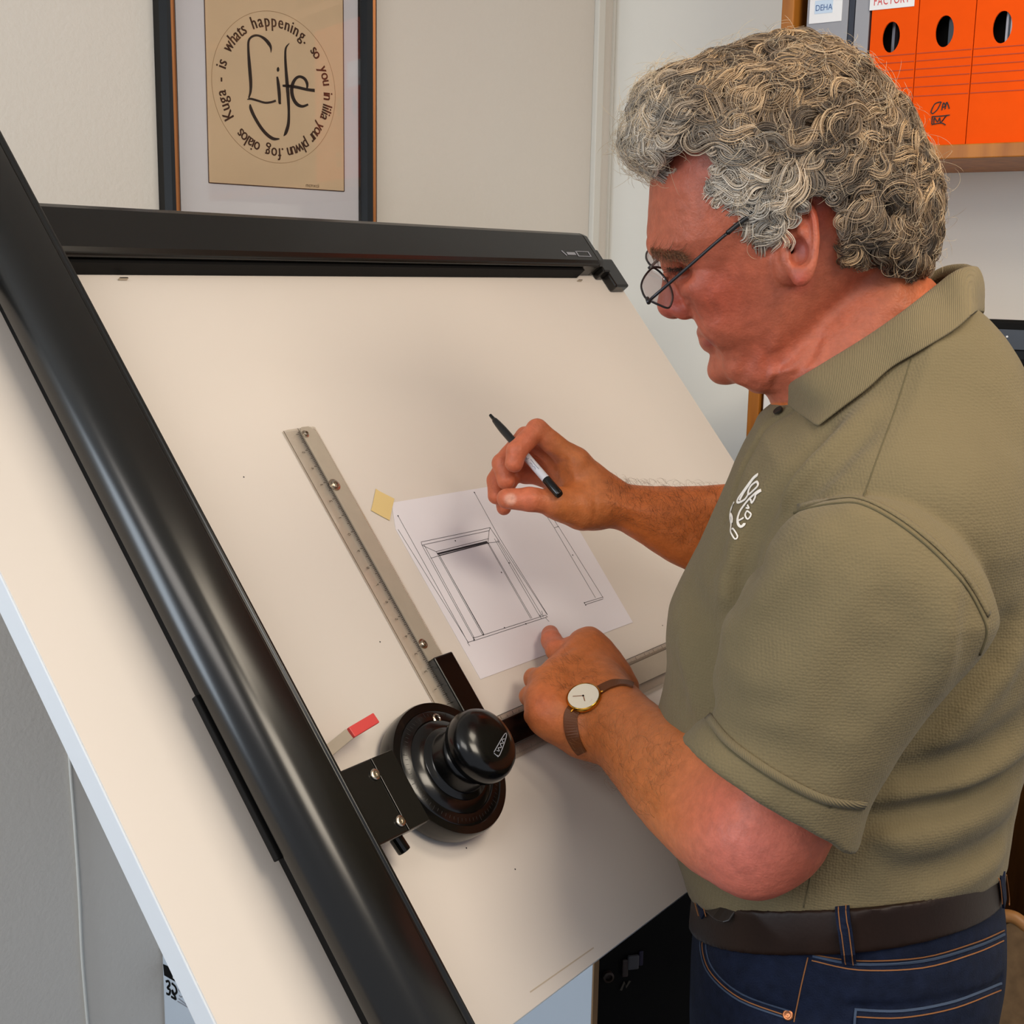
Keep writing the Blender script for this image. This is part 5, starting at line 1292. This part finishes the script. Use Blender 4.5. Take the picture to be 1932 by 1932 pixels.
# tint per strand: darker at the nape, sandy on the crown, silver at the temple and brow
tone = {'dk': lin(58, 42, 28), 'md': lin(124, 96, 66), 'bl': lin(196, 160, 114), 'si': lin(236, 228, 214)}
def bump_(x, y, cx, cy, sx, sy): return np.exp(-(((x - cx) / sx) ** 2 + ((y - cy) / sy) ** 2))
silver = np.clip(1.0 * bump_(rx0, ry0, 1390, 400, 100, 90) + .9 * bump_(rx0, ry0, 1230, 250, 90, 110) + .45 * bump_(rx0, ry0, 1480, 330, 120, 80) + .15, 0, 1)
dark = np.clip(.9 * bump_(rx0, ry0, 1690, 430, 110, 110) + .35 * bump_(rx0, ry0, 1640, 280, 120, 120), 0, 1)
lk = np.clip(rg.normal(.43, .27, NL), 0, 1)
v = np.clip(lk[:, None] + rg.normal(0, .24, (NL, NS_)) - .22 * dark[:, None] + .12 * silver[:, None], 0, 1)[..., None]
c0 = np.where(v < .5, tone['dk'] * (1 - v * 2) + tone['md'] * v * 2, tone['md'] * (2 - v * 2) + tone['bl'] * (v * 2 - 1))
g_ = silver[:, None, None] * rg.uniform(.3, 1, (NL, NS_, 1)); c0 = c0 * (1 - g_) + (tone['si'] * (.50 + .70 * v)) * g_
cols = np.concatenate([c0.reshape(K, 3), np.tile(lin(196, 176, 146), (NF, 1))])
def strands(name, pts_cam, radius, m, parent, cols=None):
    n, k, _ = pts_cam.shape
    hc_ = bpy.data.hair_curves.new(name); hc_.add_curves([k] * n)
    loc = ORIG[parent.name]; w_ = (c2w(pts_cam.reshape(-1, 3)) - loc).astype(np.float32)
    hc_.attributes['position'].data.foreach_set('vector', w_.ravel())
    ra = hc_.attributes.get('radius') or hc_.attributes.new('radius', 'FLOAT', 'POINT')
    ra.data.foreach_set('value', np.broadcast_to(radius, (n, k)).astype(np.float32).ravel())
    if cols is not None:
        ca_ = hc_.attributes.new('tint', 'FLOAT_COLOR', 'CURVE'); cc = np.ones((n, 4), np.float32); cc[:, :3] = cols; ca_.data.foreach_set('color', cc.ravel())
    hc_.materials.append(m); o = bpy.data.objects.new(name, hc_); place(o, loc, parent); return o
HAIRM = mat('hair_strand', (160, 130, 95), .42, .35)
nt = HAIRM.node_tree; at = nt.nodes.new('ShaderNodeAttribute'); at.attribute_name = 'tint'; nt.links.new(at.outputs['Color'], nt.nodes['Principled BSDF'].inputs['Base Color'])
prof_r = (np.array([1.0] * (ST - 3) + [.8, .55, .2]))[None] * .00024
rads = np.concatenate([np.repeat(prof_r, K, 0) * rg.uniform(.7, 1.25, (K, 1)), np.repeat(prof_r, NF, 0) * .45])
strands('curls', allp, rads, HAIRM, hair, cols)
# eyebrow and forearm hair
def short_hairs(name, sol, quad, n, ln, dirf, r_, cset, seed, lay=.35):
    g2 = np.random.default_rng(seed); a, b, c, d = (np.array(q, float) for q in quad); u = g2.uniform(0, 1, (n, 1)); w_ = g2.uniform(0, 1, (n, 1))
    xy = (a * (1 - u) + b * u) * (1 - w_) + (d * (1 - u) + c * u) * w_
    p0 = sol.hits(xy); nn = np.atleast_2d(sol.normal(p0)); dd = dirf(xy, g2); dd = dd - nn * (dd * nn).sum(1)[:, None]; dd /= np.linalg.norm(dd, axis=1)[:, None] + 1e-9
    L_ = g2.uniform(.6, 1.2, (n, 1)) * ln; k = 6; out = np.zeros((n, k, 3)); cv = g2.normal(0, .8, (n, 1))
    for s in range(k):
        t = s / (k - 1); e_ = dd + np.cross(nn, dd) * cv * t; out[:, s] = p0 + e_ * L_ * t + nn * L_ * lay * math.sin(math.pi * min(1, t * .8 + .02)) - nn * .0003
    cc = np.array([lin(*cset[i]) for i in g2.integers(0, len(cset), n)])
    return strands(name, out, np.array([1, 1, .9, .7, .5, .25])[None] * r_, HAIRM, man, cc)
PX = lambda x, y: np.array([x, y, 0.])
short_hairs('eyebrow', B_, [(1226, 463), (1290, 474), (1296, 490), (1230, 479)], 260, .010, lambda xy, g2: np.tile(PX(.9, .42), (len(xy), 1)) + g2.normal(0, .22, (len(xy), 3)), .00016, [(104, 66, 42), (128, 86, 56), (84, 54, 34)], 5, .30)
short_hairs('eyelashes', B_, [(1263, 503), (1290, 503), (1290, 507), (1264, 508)], 60, .006, lambda xy, g2: np.tile(PX(-.6, .8), (len(xy), 1)) + g2.normal(0, .25, (len(xy), 3)), .00020, [(70, 48, 36), (50, 36, 28)], 9, .2)
short_hairs('forearm_hair', B_, [(1100, 1300), (1300, 1410), (1230, 1560), (1080, 1410)], 700, .011, lambda xy, g2: np.tile(PX(-.5, -.9), (len(xy), 1)) + g2.normal(0, .6, (len(xy), 3)), .00007, [(150, 96, 50), (110, 70, 40), (176, 124, 76)], 6)
short_hairs('forearm_hair', B_, [(1140, 906), (1370, 914), (1330, 1040), (1150, 975)], 600, .010, lambda xy, g2: np.tile(PX(-.6, -.7), (len(xy), 1)) + g2.normal(0, .5, (len(xy), 3)), .00008, [(90, 52, 26), (120, 70, 36)], 7, .5)
short_hairs('hand_hair', B_, [(1060, 1225), (1160, 1270), (1110, 1330), (1020, 1290)], 170, .009, lambda xy, g2: np.tile(PX(-.8, -.2), (len(xy), 1)) + g2.normal(0, .6, (len(xy), 3)), .00008, [(100, 62, 34), (130, 84, 48)], 8)

# ------------------------------------------------------------------ spectacles
def hst(px, py, t): return Sheet(HS.o + HS.a * t, HS.a).hit(px, py)
GUN = mat('gunmetal', (58, 58, 62), .3, .5, metal=.8); BLK = mat('black_temple_tip', (20, 20, 22), .35)
gl = thing('spectacles', 'half-moon wire reading spectacles low on his nose', 'glasses', c2w(hst(1240, 530, 0)))
near_rim = [(1226, 567, -.064), (1243, 575, -.063), (1260, 581, -.058), (1267, 572, -.046), (1269, 557, -.032), (1264, 540, -.018), (1252, 521, -.010), (1241, 510, -.009), (1231, 506, -.012), (1218, 519, -.024), (1210, 537, -.038), (1213, 553, -.052), (1219, 563, -.060)]
far_rim = [(1231, 503, .012), (1223, 495, .018), (1219, 485, .030), (1222, 474, .042), (1235, 466, .054), (1252, 474, .050), (1258, 490, .036), (1253, 505, .020), (1241, 504, .012)]
LENS = glass('lens_glass', (250, 246, 246), .05, .02, .04)
for rim in (near_rim, far_rim):
    r3 = spline(np.array([hst(*q) for q in rim]), 5, True); w3 = [c2w(q) for q in r3]
    b = MB(); b.tube(list(w3) + [w3[0], w3[1]], .00095, 8, False); ro = b.build('rim', GUN, gl, smooth=True)
    c = sum(w3) / len(w3); e_ = np.cross(w3[8] - c, w3[20] - c); e_ /= np.linalg.norm(e_)
    flat = [q - e_ * ((q - c) @ e_) for q in w3]; b = MB(); b.prism([q - e_ * .0008 for q in flat], e_ * .0016); b.build('lens', LENS, ro)
b = MB(); b.tube([c2w(q) for q in spline([hst(1231, 506, -.012), hst(1228, 504, -.004), hst(1229, 502, .004), hst(1231, 503, .012)], 4)], .0009, 8); b.build('bridge', GUN, gl, smooth=True)
for a_, c_ in (((1252, 521, -.010), (1256, 527, -.007)), ((1250, 505, .013), (1256, 508, .008))):
    b = MB(); b.tube([c2w(hst(*a_)), c2w(hst(*c_))], .0007, 6); b.lathe(c2w(hst(*c_)), M.T @ HS.a, [(.0001, -.0008), (.0024, -.0005), (.0024, .0005), (.0001, .0008)], 12); b.build('nose_pad', MAT['steel'], gl, smooth=True)
def temple(side_):
    pts = [(1224, 568, .066), (1240, 554, .0715), (1290, 511, .0765), (1340, 467, .0790), (1372, 440, .0800), (1398, 419, .0805)]
    w3 = [c2w(hst(x, y - (0 if side_ < 0 else 62), side_ * t)) for x, y, t in pts]
    b = MB(); b.tube(spline(w3[:5], 4), .0014, 8); o = b.build('temple_arm', GUN, gl, smooth=True)
    b = MB(); b.tube(spline([w3[4], w3[5], c2w(hst(1440, 392 - (0 if side_ < 0 else 62), side_ * .082)), c2w(hst(1478, 385 - (0 if side_ < 0 else 62), side_ * .082))], 4), .0021, 8); b.build('temple_tip', BLK, o, smooth=True)
temple(-1); temple(1)
b = MB(); b.tube([c2w(hst(1221, 563, -.060)), c2w(hst(1224, 571, -.067))], .0019, 8); b.build('hinge', GUN, gl, smooth=True)

# ------------------------------------------------------------------ wrist watch
wt_ = thing('wrist_watch', 'slim gold watch with pale dial and brown strap on his left wrist', 'watch', c2w(B_.hit(1103, 1322)))
STRAP = mat('brown_strap', (96, 52, 22), .5, .35)
b = MB()
for pts in ([(1112, 1318), (1134, 1302), (1158, 1291), (1180, 1290), (1194, 1295)], [(1098, 1326), (1079, 1344), (1076, 1364), (1081, 1388), (1092, 1410), (1100, 1420)]):
    q, nn = on(B_, pts, .0004, 5); b.strip(q, .0135, nn, .0018)
b.build('strap', STRAP, wt_, bevel=.0004)
wn = nrmz(c3(1120, 1340, Z_W) - c3(1430, 1590, Z_E))
fc = B_.hit(1103, 1321); fn = nrmz(B_.normal(fc) * .8 + nrmz(np.array([-.35, -.55, -.75])) * .6)
FW = c2w(fc + fn * .0012); FN = M.T @ fn; ga = mat('gold_case', (214, 158, 60), .22, .5, metal=1)
b = MB(); b.lathe(FW, FN, [(.0150, 0), (.0172, .001), (.0178, .003), (.0172, .0048), (.0160, .0056), (.0155, .0050), (.0001, .0050)], 48); cs_ = b.build('case', ga, wt_, angle=40)
b = MB(); b.lathe(FW, FN, [(.0154, .0051), (.0154, .0054), (.0001, .0054)], 48); di = b.build('dial', mat('ivory_dial', (226, 218, 200), .35, .5), cs_)
t1 = np.cross(FN, [0, 0, 1.]); t1 /= np.linalg.norm(t1); t2 = np.cross(FN, t1)
b = MB(); b.strip([FW + FN * .0057, FW + FN * .0057 + t1 * .010 + t2 * .003], .0006, FN, .0002); b.strip([FW + FN * .0057, FW + FN * .0057 - t1 * .004 + t2 * .006], .0008, FN, .0002); b.build('hands', MAT['gold'], di)
b = MB(); b.lathe(FW, FN, [(.0009, .0055), (.0009, .0062), (.0001, .0062)], 10); b.build('hand_pin', MAT['dark'], di)
sv_ = M.T @ nrmz(np.cross(fn, wn))
for sg in (-1, 1):
    for e_ in (-1, 1):
        q = FW + sv_ * sg * .0165 + np.array(M.T @ wn) * e_ * .0065 + FN * .002
        b = MB(); b.tube([q, q + sv_ * sg * .0045 - FN * .003], .0011, 8); b.build('lug', ga, cs_, smooth=True)

# ------------------------------------------------------------------ pen in his right hand
pa, pb_ = c2w(c3(924, 782, 1.352)), c2w(c3(1056, 934, 1.284)); pd = pb_ - pa; pl = np.linalg.norm(pd); pd /= pl
pen = thing('pen', 'black felt-tip pen with a white printed barrel held in his right hand', 'pen', pa)
fr = lambda t: t * pl
b = MB(); b.lathe(pa, pd, [(.0006, 0), (.0017, .001), (.0020, fr(.05)), (.0026, fr(.07)), (.0030, fr(.075))], 20); b.build('tip', MAT['black'], pen, angle=40)
b = MB(); b.lathe(pa, pd, [(.0030, fr(.0752)), (.0036, fr(.12)), (.0042, fr(.20)), (.0042, fr(.5))], 24); b.build('grip', mat('black_barrel', (22, 22, 24), .35), pen, angle=40)
b = MB(); b.lathe(pa, pd, [(.0043, fr(.5003)), (.0043, fr(.815))], 24); ba = b.build('barrel', mat('white_barrel', (206, 206, 212), .3), pen, angle=40)
b = MB(); b.lathe(pa, pd, [(.0046, fr(.8155)), (.0047, fr(.83)), (.0046, fr(.985)), (.0038, fr(1.0)), (.0001, fr(1.001))], 24); b.build('end_cap', MAT['black'], pen, angle=40)
vd = (CAM - (pa + pd * fr(.66))); vd -= pd * (vd @ pd); vd /= np.linalg.norm(vd); sd_ = np.cross(pd, vd)
b = MB()
for s_ in ([(.60, -.0014), (.66, -.001), (.72, -.0012)], [(.62, .0012), (.64, .0004), (.66, .0014), (.68, .0004), (.70, .0012)], [(.55, .0002), (.58, .0009), (.585, -.0006)]):
    b.strip([pa + pd * fr(t) + sd_ * o_ * 1.2 + vd * math.sqrt(.0044 ** 2 - (o_ * 1.2) ** 2) for t, o_ in s_], .0007, vd, .0002)
b.build('printed_mark', MAT['grey'], ba)
